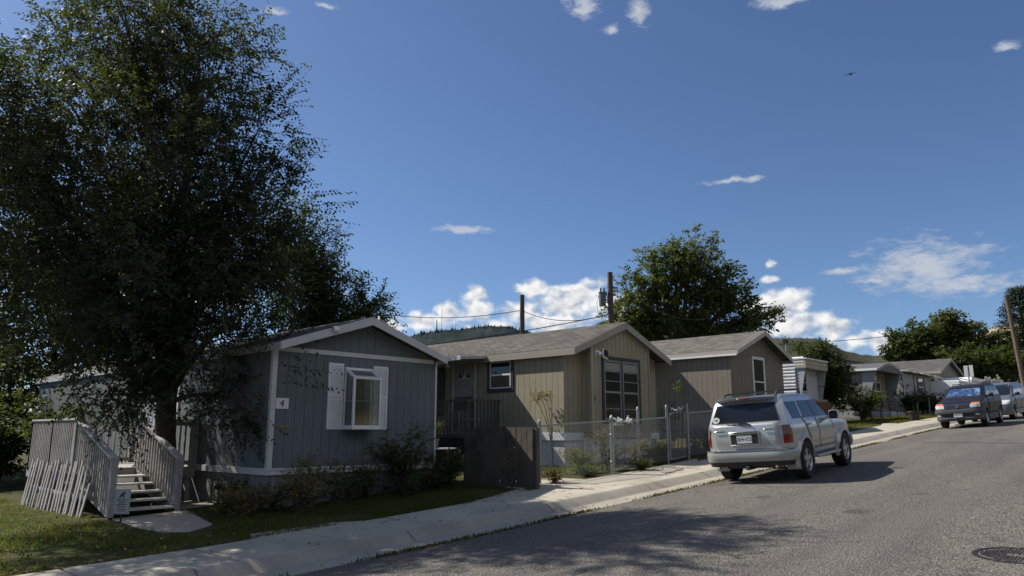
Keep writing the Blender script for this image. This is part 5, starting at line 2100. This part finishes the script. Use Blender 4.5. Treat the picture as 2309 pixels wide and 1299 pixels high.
LV4 = [(.30, -.95, 3.5, .82), (.50, -1.0, 3.62, .87), (.68, -1.02, 3.62, .88), (.80, -1.02, 3.5, .87), (.90, -1.0, 3.0, .86), (.96, -.95, 2.5, .84), (1.2, -.4, 1.95, .72), (1.36, .05, 1.5, .62), (1.41, .3, 1.2, .5), (1.425, .5, .9, .3)]
ox, oy = 51.4, 7.0
front_car('parked_sedan', 'cream white sedan cut off by the right edge behind the minivan', LV4, 2.7, .31, m_cream, (ox, oy, road_z(ox, 7.0), 182, pit, .05),
          dict(belt=.98, top=1.33, sill=.34, win=[((.1, .45), (.85, .85)), ((.93, .93), (2.2, 1.6))], doors=[((.4, .2), (.9, .9)), ((.92, .92), (2.1, 2.1))],
               hl=(.5, .82, .62, .74), ws=(1.0, 1.33), gr=(.42, .6, .7), bprof=[(-.03, .22), (.05, .24), (.07, .4), (.05, .55), (-.03, .57)], mx=1.95, track=.74, mir=m_cream))
# ------------------------------------------------------------------ vegetation
def bez(a, b, c, n):
    return [a.lerp(b, i / n).lerp(b.lerp(c, i / n), i / n) for i in range(n + 1)]


def rnd_in(ctr, rad, pw=.6):
    while True:
        v = Vector((random.uniform(-1, 1), random.uniform(-1, 1), random.uniform(-1, 1)))
        if .05 < v.length < 1:
            v = v.normalized() * v.length ** pw
            return ctr + Vector((v.x * rad[0], v.y * rad[1], v.z * rad[2]))


def tree(name, label, base, fork, trunk_r, lobes, leaf, nleaf, mat, bark=None, nsub=1.0, tw=(.5, .9), dens=1.0, group=None, cat='tree', aspect=.5, droop=.15, subr=.012, limb_r=.4, wob=.12, clump=False, out=.6, up=.25, forks=None):
    """lobes: (x, y, z, r[, zscale]) ; sprays of leaves fill the lobes"""
    base, fork = Vector(base), Vector(fork)
    t = thing(name, label, cat, base, None, group)
    b = MB()
    mids = [base + (fork - base) * f + Vector((random.uniform(-.05, .05), random.uniform(-.05, .05), 0)) * trunk_r * 4 for f in (.33, .66)]
    b.tube([base - Vector((0, 0, .25)), base + Vector((0, 0, .02)), *mids, fork], [trunk_r * 1.6, trunk_r * 1.25, trunk_r, trunk_r * .95, trunk_r * .9], 12)
    O, D, Ls = [], [], []
    for lb in lobes:
        ctr = Vector(lb[:3])
        r = lb[3]
        rad = (r, r, r * (lb[4] if len(lb) > 4 else .95))
        d = ctr - fork
        mid = fork + d * .45 + Vector((0, 0, abs(d.length) * .16 * (1 if d.z > 0 else .6))) - Vector((d.x, d.y, 0)) * .1
        path = bez(fork - Vector((0, 0, trunk_r)), mid, ctr, 7)
        R0 = trunk_r * limb_r * (.7 + .3 * random.random())
        b.tube(path, [R0 * (1 - .8 * i / 7) + .004 for i in range(8)], 7, False)
        k = max(6, int(26 * nsub * (r ** 1.3)))
        for i in range(k):
            s_ = path[random.randint(3, 7)]
            e = rnd_in(ctr, rad)
            dl = (e - s_).length
            m = s_.lerp(e, .5) + Vector((random.gauss(0, wob), random.gauss(0, wob), .12 + random.gauss(0, wob))) * dl
            p = bez(s_, m, e, 4)
            if subr:
                b.tube(p, [subr * (1.25 - q / 4) + .002 for q in range(5)], 4, False)
            dirn = (e - ctr)
            for q in range(max(1, int(5 * dens))):
                o = p[random.choice((2, 3, 4, 4, 4)) if clump else random.randint(1, 4)] if q else p[4]
                o = o + Vector((random.gauss(0, .05), random.gauss(0, .05), random.gauss(0, .05))) * r
                v = dirn.normalized() * out + Vector((random.gauss(0, .5), random.gauss(0, .5), random.gauss(0, .45) + up))
                O.append(o[:])
                D.append(v[:])
                Ls.append(random.uniform(*tw))
    b.build('trunk', bark or m_bark, t, smooth=True, angle=60)
    V = sprays(O, D, Ls, nleaf, leaf, aspect, droop)
    npmesh('crown', V, mat, t)
    return t, len(V)


m_elm = leafmat('elm leaves', (.026, .033, .022), (.054, .062, .038), .2, .4)
LOB = [(5.4, 16.7, 8.3, 1.6), (6.3, 15.2, 7.3, 1.3), (4.25, 16.7, 6.9, 1.7), (7.05, 13.85, 6.1, 0.85), (7.1, 13.8, 4.5, 1.05), (6.5, 15.9, 5.5, 1.75), (5.6, 17.4, 5.08, 2.2), (3.9, 17.6, 4.6, 1.7), (7.2, 14.9, 3.5, 1.25),
       (5.83, 14.4, 2.84, 1.6), (4.17, 15.2, 2.5, 1.5), (7.0, 16.6, 4.0, 1.5), (6.25, 13.75, 1.6, 1.05), (5.05, 15.11, 1.3, 1.0), (7.15, 13.6, 2.5, .95), (2.3, 17.6, 6.0, 1.7), (2.5, 14.9, 5.2, 1.25), (4.9, 13.8, 5.19, 1.6), (4.81, 13.8, 2.95, 1.4), (6.9, 13.4, .6, .55),
       (1.0, 15.6, 7.0, 1.6), (6.3, 14.4, 4.2, 1.5), (2.6, 14.3, 3.6, 1.3), (5.25, 14.45, .75, .55), (5.9, 14.2, 7.8, 1.25), (4.5, 14.6, 8.2, 1.2)]
elm, nl = tree('elm_tree', 'huge dark leafy elm towering over the grey blue home and its deck', (6.42, 15.25, gy(6)), (6.35, 15.45, .75), .21, LOB, .092, 17, m_elm, nsub=1.15, tw=(.4, .85), dens=2.1, clump=True, aspect=.52, subr=.0065, limb_r=.36, wob=.22)
# long loose shoots that stick out of the outline
O, D, Ls = [], [], []
shoots = [((6.4, 14.9, 8.3), (.2, -.15, 1)), ((6.7, 14.6, 8.0), (.35, -.3, 1)), ((7.2, 13.5, 6.7), (.5, -.4, .9)), ((7.3, 13.4, 6.8), (.3, -.3, 1)), ((7.0, 13.7, 6.7), (.1, -.1, 1)), ((7.8, 13.1, 4.7), (.8, -.7, .1)), ((7.75, 13.1, 4.4), (.8, -.7, 0)), ((8.0, 13.5, 3.5), (.8, -.7, .0)),
          ((5.6, 16.3, 9.2), (0, 0, 1)), ((5.0, 17.2, 8.9), (-.2, .2, 1)), ((4.2, 18.2, 8.3), (-.3, .3, 1)), ((3.7, 18.9, 7.7), (-.5, .5, .8)), ((6.2, 15.6, 9.0), (.2, -.2, 1)), ((7.2, 12.5, 1.02), (.75, -.1, -.15)), ((6.9, 13.2, .3), (.5, -.5, -.5)), ((5.3, 14.3, .4), (0, -.2, -.8)), ((6.5, 13.3, .5), (.3, -.4, -.7))]
for p, d in shoots:
    for q in range(5):
        O.append([a + random.gauss(0, .1) for a in p])
        D.append([a + random.gauss(0, .12) for a in d])
        Ls.append(random.uniform(.7, 1.15))
npmesh('shoots', sprays(O, D, Ls, 20, .09, .5, .05), m_elm, elm)

m_lf2 = leafmat('dark broad leaves', (.022, .036, .010), (.05, .07, .022), .25, .35)
tree('broadleaf_tree', 'dark broad tree between the grey blue and beige homes, behind the elm', (13.3, 20.2, gy(13)), (13.2, 20.1, 1.6), .2,
     [(12.8, 19.9, 4.6, 1.2), (13.5, 19.2, 3.5, .95), (12.5, 20.3, 5.6, 1.1), (13.8, 18.9, 4.0, .55), (12.0, 21.0, 4.2, 1.4), (13.9, 18.9, 2.9, .6), (11.9, 21.2, 6.4, 1.2), (12.9, 20.2, 2.6, 1.2)], .13, 10, m_lf2, nsub=1.9, tw=(.35, .7), dens=1.4, subr=.01)
tree('broadleaf_tree', 'dim broad tree behind the far end of the deck and beneath the elm', (9.0, 31.5, gy(9)), (9.0, 31.5, 1.5), .24,
     [(9.0, 31.5, 3.4, 2.4), (6.5, 32.5, 2.6, 2.2), (12.0, 33, 4.2, 2.4), (8.0, 33, 6.2, 2.4), (10.5, 31, 6.4, 2.0), (6.8, 30.5, .8, 1.6), (4.6, 32, 4.4, 2.2)], .2, 10, m_lf2, nsub=1.2, tw=(.5, .9), dens=1.2)
m_lf3 = leafmat('round tree leaves', (.034, .050, .012), (.10, .112, .026), .33, .35)
rt = [(43.6, 24.2, 11.7, 1.8), (42.0, 26.3, 10.6, 1.7), (44.6, 23.6, 10.2, 1.7), (45.6, 22.5, 9.6, 1.5), (41.2, 27.6, 8.9, 1.6), (42.8, 26.0, 8.3, 1.9), (44.6, 23.8, 8.0, 1.7), (46.4, 22.3, 8.3, 1.2), (46.6, 21.8, 7.1, 1.3), (47.8, 21.0, 7.5, .85), (41.0, 27.8, 7.2, 1.5), (42.4, 26.8, 6.4, 1.5), (44.2, 24.9, 6.3, 1.2), (45.4, 23.3, 6.2, 1.2), (43.0, 25.3, 11.0, 1.5)]
tree('round_tree', 'big round broadleaf tree standing alone behind the brown and beige homes', (43.6, 25.4, gy(43)), (43.5, 25.3, 5.3), .42, rt, .27, 9, m_lf3, nsub=.95, tw=(.4, .8), dens=1.0, subr=.03, limb_r=.55, aspect=.55)
m_lf4 = leafmat('olive leaves', (.045, .05, .012), (.12, .11, .03), .3, .3)
m_lf5 = leafmat('dark green leaves', (.024, .034, .010), (.06, .075, .022), .25, .3)
far = [((86, 23.0), [(86, 23.0, 9.0, 1.9), (87.5, 22.0, 8.6, 1.8), (85.4, 23.8, 8.5, 1.3), (88.2, 21.2, 9.6, 1.6), (86.8, 22.0, 10.0, 1.5), (85.2, 24.0, 9.8, .9)], m_lf5, 'dark spreading tree left of the far row behind the tan gabled home'),
       ((90, 20.6), [(90, 20.6, 10.2, 1.9), (91, 19.4, 11.0, 1.9), (89, 21.6, 9.4, 1.7), (91.5, 18.6, 9.8, 2.0), (90.2, 20, 12.0, 1.2), (88.6, 21.4, 8.0, 1.6)], m_lf4, 'olive tinged tree in the middle of the far row'),
       ((94, 17.4), [(94, 17.4, 9.6, 2.0), (92.6, 18.4, 8.4, 2.0), (95, 16, 8.8, 1.9), (93.2, 17.4, 7.2, 1.8), (96, 15, 7.6, 1.8), (91.6, 19, 7.2, 1.6)], m_lf5, 'leafy tree between the olive tree and the tall conifer'),
       ((80, 16.2), [(80, 16.2, 6.6, 1.4), (81.6, 15.2, 6.2, 1.4), (78.6, 17.4, 6.4, 1.3), (83, 14.4, 6.6, 1.4), (84.5, 13.6, 6.4, 1.4)], m_lf5, 'low bushy tree behind the grey board fence')]
for (x, y), lobs, mt, lab in far:
    tree('street_tree', lab, (x, y, gy(x)), (x, y, gy(x) + 2.0), .28, lobs, .42, 8, mt, nsub=.75, tw=(.6, 1.1), dens=1.0, subr=.03, group='trees in the far row', limb_r=.5)


def conifer(label, x, y, H, r, mat):
    t = thing('conifer_tree', label, 'tree', (x, y, gy(x)))
    z0 = gy(x)
    b = MB()
    b.tube([(x, y, z0 - .2), (x, y, z0 + H * .5), (x, y, z0 + H)], [.3, .2, .03], 8)
    O, D, Ls = [], [], []
    k = int(H / .32)
    for i in range(k):
        f = i / k
        z = z0 + H * (.12 + .87 * f)
        L = r * (1 - f) ** .8 * random.uniform(.75, 1.15) + .25
        for q in range(9):
            a = q * .7 + i * 2.4 + random.uniform(-.3, .3)
            e = (x + math.cos(a) * L, y + math.sin(a) * L, z - .12 * L + random.uniform(-.2, .2))
            b.tube([(x, y, z), e], [.035, .01], 4, False)
            for w_ in range(5):
                m = .35 + .65 * w_ / 4
                O.append((x + math.cos(a) * L * m * .85, y + math.sin(a) * L * m * .85, z - .12 * L * m))
                D.append((math.cos(a) + random.gauss(0, .5), math.sin(a) + random.gauss(0, .5), .35 + random.gauss(0, .3)))
                Ls.append(random.uniform(.4, .8))
    b.build('trunk', m_bark, t)
    npmesh('crown', sprays(O, D, Ls, 8, .34, .35, .05), mat, t)


m_con = leafmat('conifer needles', (.014, .022, .012), (.035, .046, .022), .08, .3)
conifer('tall dark conifer at the right edge behind the tan utility pole', 95.5, 14.0, 12.6, 5.0, m_con)


# ---- shrubs, weeds and garden plants
def shrub(name, label, x, y, z, r, h, mat, leaf=.07, n=160, nl=9, aspect=.55, cat='shrub', stems=9, group=None, up=.9, subr=.008):
    t = thing(name, label, cat, (x, y, z), None, group)
    b = MB()
    O, D, Ls = [], [], []
    for i in range(stems):
        a = random.uniform(0, 2 * PI)
        q = random.random() ** .6
        e = Vector((x + math.cos(a) * r * q, y + math.sin(a) * r * q, z + h * random.uniform(.6, 1.0) * (1.05 - .35 * q)))
        p = bez(Vector((x + random.gauss(0, .06), y + random.gauss(0, .06), z - .05)), Vector((x, y, z + h * .55)), e, 6)
        b.tube(p, [subr * (1.4 - k / 6) for k in range(7)], 5, False)
        for k in range(max(1, n // stems)):
            f = random.randint(1, 6)
            O.append((p[f] + Vector((random.gauss(0, .09), random.gauss(0, .09), random.gauss(0, .06))) * min(1, r * 1.6))[:])
            D.append((math.cos(a) + random.gauss(0, .8), math.sin(a) + random.gauss(0, .8), up + random.gauss(0, .5)))
            Ls.append(random.uniform(.15, .4) * (h ** .5))
    b.build('stem', bpy.data.materials['brown bark'], t, recalc=False)
    npmesh('foliage', sprays(O, D, Ls, nl, leaf, aspect, .1), mat, t)
    return t


m_sh1 = leafmat('rose leaves', (.020, .034, .012), (.055, .07, .025), .25, .35)
m_sh2 = leafmat('weedy leaves', (.05, .05, .024), (.15, .13, .065), .3, .25, yellow=(.16, .13, .04))
m_dry = leafmat('dry weeds', (.10, .075, .035), (.22, .17, .08), .3, .15)
m_grn = leafmat('bright green leaves', (.05, .09, .012), (.12, .17, .03), .4, .3)
shrub('rose_bush', 'big dark rose bush against the street front of the grey blue home', 9.9, 12.25, gy(9.9), .72, 1.25, m_sh1, .07, 330, 10, stems=14)
shrub('rose_bush', 'lower rose bush at the right corner of the grey blue home', 10.9, 12.2, gy(10.9), .55, .75, m_sh1, .07, 170, 9, stems=10)
wl = ['tall weed clump by the left corner of the grey blue home', 'weed clump with brown seed heads under the number plate', 'weeds in front of the skirting left of the rose bush', 'rank weeds beside the steps and the garden path', 'low weeds under the greenhouse window', 'weed clump reaching the skirting between path and corner',
      'sprawling weeds at the lawn edge before the number plate', 'leggy weeds between the corner clump and the lawn', 'tangled weeds before the skirting midway to the rose bush', 'weeds at the foot of the big rose bush', 'low weeds between the two rose bushes', 'straggly weeds leaning over the garden path']
wm = [m_sh2, m_dry, m_sh1, m_sh2, m_sh1, m_sh1, m_dry, m_sh2, m_sh2, m_sh1, m_sh1, m_dry]
for i, (x, y, r, h) in enumerate([(7.0, 12.2, .5, 1.0), (7.65, 12.1, .5, .92), (8.5, 12.15, .5, .8), (6.5, 12.9, .45, .85), (9.05, 12.35, .45, .66), (6.9, 13.6, .4, .8), (7.3, 11.75, .5, .6), (6.6, 12.2, .45, .75), (8.1, 11.95, .5, .7), (9.6, 11.75, .55, .6), (10.4, 12.1, .45, .6), (6.35, 11.9, .4, .55)]):
    shrub('weed_clump', wl[i], x, y, gy(x), r * random.uniform(.75, 1.05), h * random.choice((.55, .75, .95, 1.15)), wm[i], .06, 130, 8, cat='weeds', stems=15, group='weeds along the grey blue home', subr=.006)
# stalks with dry seed heads
for i, (x, y) in enumerate([(7.3, 12.0), (11.3, 10.6)]):
    shrub('dry_weed', ['dry stalks with seed heads by the number plate corner', 'dry branching weed before the dark board fence'][i], x, y, gy(x), .22, 1.0 if i else 1.15, m_dry, .035, 60, 9, cat='weeds', stems=7, subr=.005)
shrub('yellow_bush', 'yellow green weedy bush inside the chain link fence', 14.2, 11.1, gy(14.2), .42, .62, leafmat('yellow green leaves', (.09, .09, .018), (.20, .17, .045), .35, .2), .05, 240, 10, stems=18, cat='weeds')
fw = [(13.1, 11.6, .4, .35, m_sh2, 'low dark weeds at the skirting inside the chain link fence'), (13.8, 10.55, .35, .30, m_grn, 'low green weeds at the foot of the thick fence post'), (15.0, 10.75, .38, .75, m_sh2, 'weeds behind the narrow gate'), (14.9, 10.9, .2, 1.45, m_dry, 'tall dry flower stalk rising over the narrow gate'),
      (15.9, 10.7, .45, .85, m_dry, 'brown dry weeds between the two gates'), (16.5, 10.55, .4, .7, m_sh2, 'weeds right of the brown ones by the wide gate'), (17.5, 11.0, .4, .5, m_sh2, 'weeds behind the wide gate'), (18.9, 10.7, .5, .8, m_sh1, 'dark shrub behind the fence left of the silver car'), (19.8, 10.8, .5, .85, m_sh1, 'dark shrub behind the fence hidden partly by the silver car'),
      (15.3, 10.05, .25, .25, m_sh2, 'low weeds growing at the pavement edge below the narrow gate'), (12.35, 10.3, .22, .32, m_dry, 'dry weeds at the foot of the first fence post')]
for x, y, r, h, mt, lab in fw:
    shrub('fence_weed', lab, x, y, gy(x), r, h, mt, .05, 150, 9, cat='weeds', stems=12, group='weeds along the chain link fence', subr=.006)
# dried climbing rose at the corner of the beige home
t = thing('climbing_rose', 'half dried climbing rose on bare stems at the corner of the beige home', 'rose bush', (15.3, 12.95, gy(15)))
b = MB()
for e in ((15.32, 13.25, 1.02), (15.3, 13.0, .95), (15.33, 13.5, .98), (15.3, 12.85, .85)):
    b.tube(bez(Vector((15.35, 12.85, gy(15))), Vector((15.2, 12.75, .3)), Vector(e), 8), [.016 - .0012 * i for i in range(9)], 6, False)
b.build('stem', m_bark, t)
O = [(15.32 + random.gauss(0, .05), 12.85 + random.random() * .8, .98 + random.gauss(0, .07)) for _ in range(70)]
npmesh('dry_flowers', sprays(O, [(random.gauss(0, 1), random.gauss(0, 1), random.gauss(.3, 1)) for _ in O], [.16] * len(O), 9, .05, .7, .1), leafmat('dry petals', (.16, .10, .05), (.42, .33, .22), .3, .2), t)  # dried rose blooms, made of loose petals
# white blooms over the narrow gate
t = thing('white_flowers', 'white flower heads spilling over the top of the narrow gate', 'flowers', (14.9, 10.2, gy(15)))
b = MB()
O, D = [], []
for i in range(8):
    f = i / 7
    x, y, z = 14.5 + f * .8 + random.gauss(0, .03), 10.16 + f * .18 + random.gauss(0, .04), gy(14.9) + 1.16 + random.gauss(0, .045)
    b.tube([(x, y + .25, gy(15)), (x, y + .1, z - .4), (x, y, z)], .006, 4, False)
    for q in range(8):
        O.append((x + random.gauss(0, .02), y + random.gauss(0, .02), z + random.gauss(0, .02)))
        D.append((random.gauss(0, 1), random.gauss(0, 1), random.gauss(0, 1)))
b.build('stem', m_bark, t, recalc=False)
npmesh('flower_heads', sprays(O, D, [.04] * len(O), 4, .045, .9, 0), leafmat('white petals', (.70, .70, .68), (.8, .8, .78), .2, .2), t)
t = thing('white_flowers', 'small pale flower heads above the arched top of the wide gate', 'flowers', (17.4, 10.4, gy(17)))
O = [(17.15 + random.random() * .6, 10.33 + random.gauss(0, .03), gy(17.4) + 1.33 + random.gauss(0, .03)) for _ in range(14)]
b = MB()
for o in O:
    b.tube([(o[0], o[1] + .1, gy(17)), o], .005, 4, False)
b.build('stem', m_bark, t, recalc=False)
npmesh('flower_heads', sprays(O, [(random.gauss(0, 1), random.gauss(0, 1), 1) for _ in O], [.04] * 14, 5, .05, .9, 0), bpy.data.materials['white petals'], t)
# sapling at the right corner of the beige home
shrub('sapling', 'young sapling with a bright green tip at the right corner of the beige home', 20.75, 12.6, gy(20.7), .5, 1.75, m_sh1, .10, 90, 7, stems=7, cat='sapling', subr=.014)
O = [(20.95 + random.gauss(0, .06), 12.4 + random.gauss(0, .06), 1.35 + random.gauss(0, .08)) for _ in range(10)]
o = npmesh('bright_tip', sprays(O, [(random.gauss(.4, .5), random.gauss(-.3, .5), .8) for _ in O], [.22] * 10, 6, .09, .5, .1), m_grn, bpy.data.objects['sapling'])
# plants by the porch
shrub('pot_plant', 'leafy pot plant in the grey pot on the shelf stand', 11.72, 13.42, -.16, .13, .5, m_sh1, .06, 40, 7, stems=7, cat='plant', subr=.005)
shrub('garden_weed', 'tangle of weeds around the pots between the two homes', 11.75, 12.9, gy(12), .6, .6, m_sh1, .07, 170, 8, stems=14, cat='weeds', subr=.006)
# vine smothered bush by the small trailer and bushes up the street
tree('ivy_tree', 'dark vine smothered tree between the small trailer and the arched roof home', (37.1, 13.9, gy(37)), (37.1, 13.9, 1.4), .12,
     [(37.0, 14.1, 3.3, .75), (37.2, 13.7, 2.6, .85), (37.6, 13.4, 1.9, .9), (37.4, 14.0, 4.0, .5), (38.3, 13.4, 2.6, .6), (37.9, 13.6, 3.2, .6), (36.4, 14.6, 3.75, .5)], .16, 9, m_sh1, nsub=2.4, tw=(.25, .5), dens=1.3)
shrub('lilac_bush', 'rounded green bush with pale leaf tips at the lawn by the arched roof home', 37.3, 12.2, gy(37), 1.0, 1.75, leafmat('pale tipped leaves', (.03, .05, .012), (.12, .14, .035), .3, .3), .12, 420, 8, stems=18)
shrub('dark_shrub', 'dark shrub before the flared right wing of the arched roof home', 45.2, 12.4, gy(45), .8, 1.5, m_sh1, .13, 260, 8, stems=14)
shrub('dark_shrub', 'wide dark shrub below the black framed window up the street', 49.3, 12.7, gy(49), 1.3, 1.4, m_sh1, .14, 330, 8, stems=18)
shrub('dark_shrub', 'low dark shrub right of the wide one before the porch home', 51.6, 12.6, gy(51), 1.1, .95, m_sh1, .14, 240, 8, stems=15)
shrub('hedge_shrub', 'dark overgrown shrub at the left edge behind the lawn', 5.7, 24.3, gy(6), 1.3, 2.6, m_lf2, .15, 620, 9, stems=24)
shrub('hedge_shrub', 'dark shrub under the elm behind the far end of the deck', 6.6, 22.8, gy(7), 1.2, 2.3, m_lf2, .14, 520, 9, stems=20)
shrub('hedge_shrub', 'low dark shrub before the wall of the slate blue home', 4.9, 25.2, gy(5), 1.1, 1.3, m_lf2, .14, 420, 9, stems=18)
# ---- grass (nobody could count it)
m_grass = leafmat('lawn grass', (.042, .050, .011), (.13, .115, .032), .35, .2, yellow=(.26, .19, .09))


def blades(name, k, area, hgt, mat, mask=None, wd=.006):
    x0, x1, y0, y1 = area
    X = rng.uniform(x0, x1, k)
    Y = rng.uniform(y0, y1, k)
    keep = np.ones(k, bool)
    if mask:
        keep = mask(X, Y)
    X, Y = X[keep], Y[keep]
    k = len(X)
    Z = np.array([gz(a, c) for a, c in zip(X, Y)]) - .01
    P = np.stack([X, Y, Z], 1)
    pn = .5 + .5 * np.sin(X * 2.3 + 1.1 * np.sin(Y * 1.9)) * np.sin(Y * 2.7 + 1.3 * np.sin(X * 1.4))
    h = rng.uniform(.4, 1.1, (k, 1)) * hgt * (.45 + .9 * pn[:, None])
    D = unit(rng.normal(size=(k, 3)) * .42 + np.array([0, 0, 1.0]))
    S = unit(np.cross(D, rng.normal(size=(k, 3))))
    w_ = wd * rng.uniform(.7, 1.5, (k, 1))
    V = np.stack([P - S * w_, P + S * w_, P + D * h], 1)
    return props(npmesh(name, V, mat, nv=3), kind='stuff')


def lawn_mask(X, Y):
    bare = (np.sin(X * 1.7 + 2) * np.sin(Y * 1.3 + .5) + .35 * np.sin(X * 5.1) * np.sin(Y * 4.3)) > .62
    onpath = (X > 4.85) & (Y < 14.3) & (Y > 11) & (X < 5.6 + (Y - 11.2) * .24) & (Y > 11.4 - (X - 4.8) * .8) & (Y > 10.9 + (X - 5.2) * 1.1)
    under = (X > 4.9) & (Y > 14.05) & (X < 7.2)
    house = (X > 7.1) & (Y > 12.6)
    return ~(onpath | under | house) & ~(bare & (rng.random(len(X)) < .8))


blades('grass', 110000, (-4.5, 7.2, 9.93, 20), .085, m_grass, lawn_mask, .0065)
blades('shaded_grass', 34000, (5.3, 11.5, 9.93, 12.7), .10, leafmat('shade grass', (.035, .055, .012), (.09, .10, .03), .3, .2), lawn_mask, .006)
blades('far_lawn', 26000, (29, 44, 10.0, 12.6), .10, m_grass, lambda X, Y: ~((Y < 10.7) & (X < 35)), .012)
blades('verge_grass', 9000, (18.5, 29, 9.93, 12.5), .10, m_grass, None, .010)
# clover and fallen leaves on the lawn
k = 2600
X = rng.uniform(-3.5, 5, k)
Y = 9.95 + rng.random(k) ** 1.2 * 9
keep = lawn_mask(X, Y)
X, Y = X[keep], Y[keep]
P = np.stack([X, Y, np.array([gz(a, c) for a, c in zip(X, Y)]) + .03], 1)
props(npmesh('clover', sprays(P, rng.normal(size=(len(P), 3)) * .6 + np.array([0, 0, .6]), [.05] * len(P), 4, .04, .8, .1), m_grn), kind='stuff')
k = 420
X = np.concatenate([rng.uniform(-3, 7, 300), rng.uniform(4, 12, 120)])
Y = np.concatenate([rng.uniform(9.9, 16, 300), rng.uniform(8.1, 10.0, 120)])
P = np.stack([X, Y, np.array([max(gz(a, c), g(a) + .155 if c > 8.6 else g(a) + .02) for a, c in zip(X, Y)]) + .012], 1)
D = rng.normal(size=(k, 3)) * np.array([1, 1, .15])
props(npmesh('fallen_leaves', sprays(P, D, [.03] * k, 1, .06, .55, 0), leafmat('fallen leaves', (.22, .17, .07), (.45, .38, .2), .2, .2)), kind='stuff')
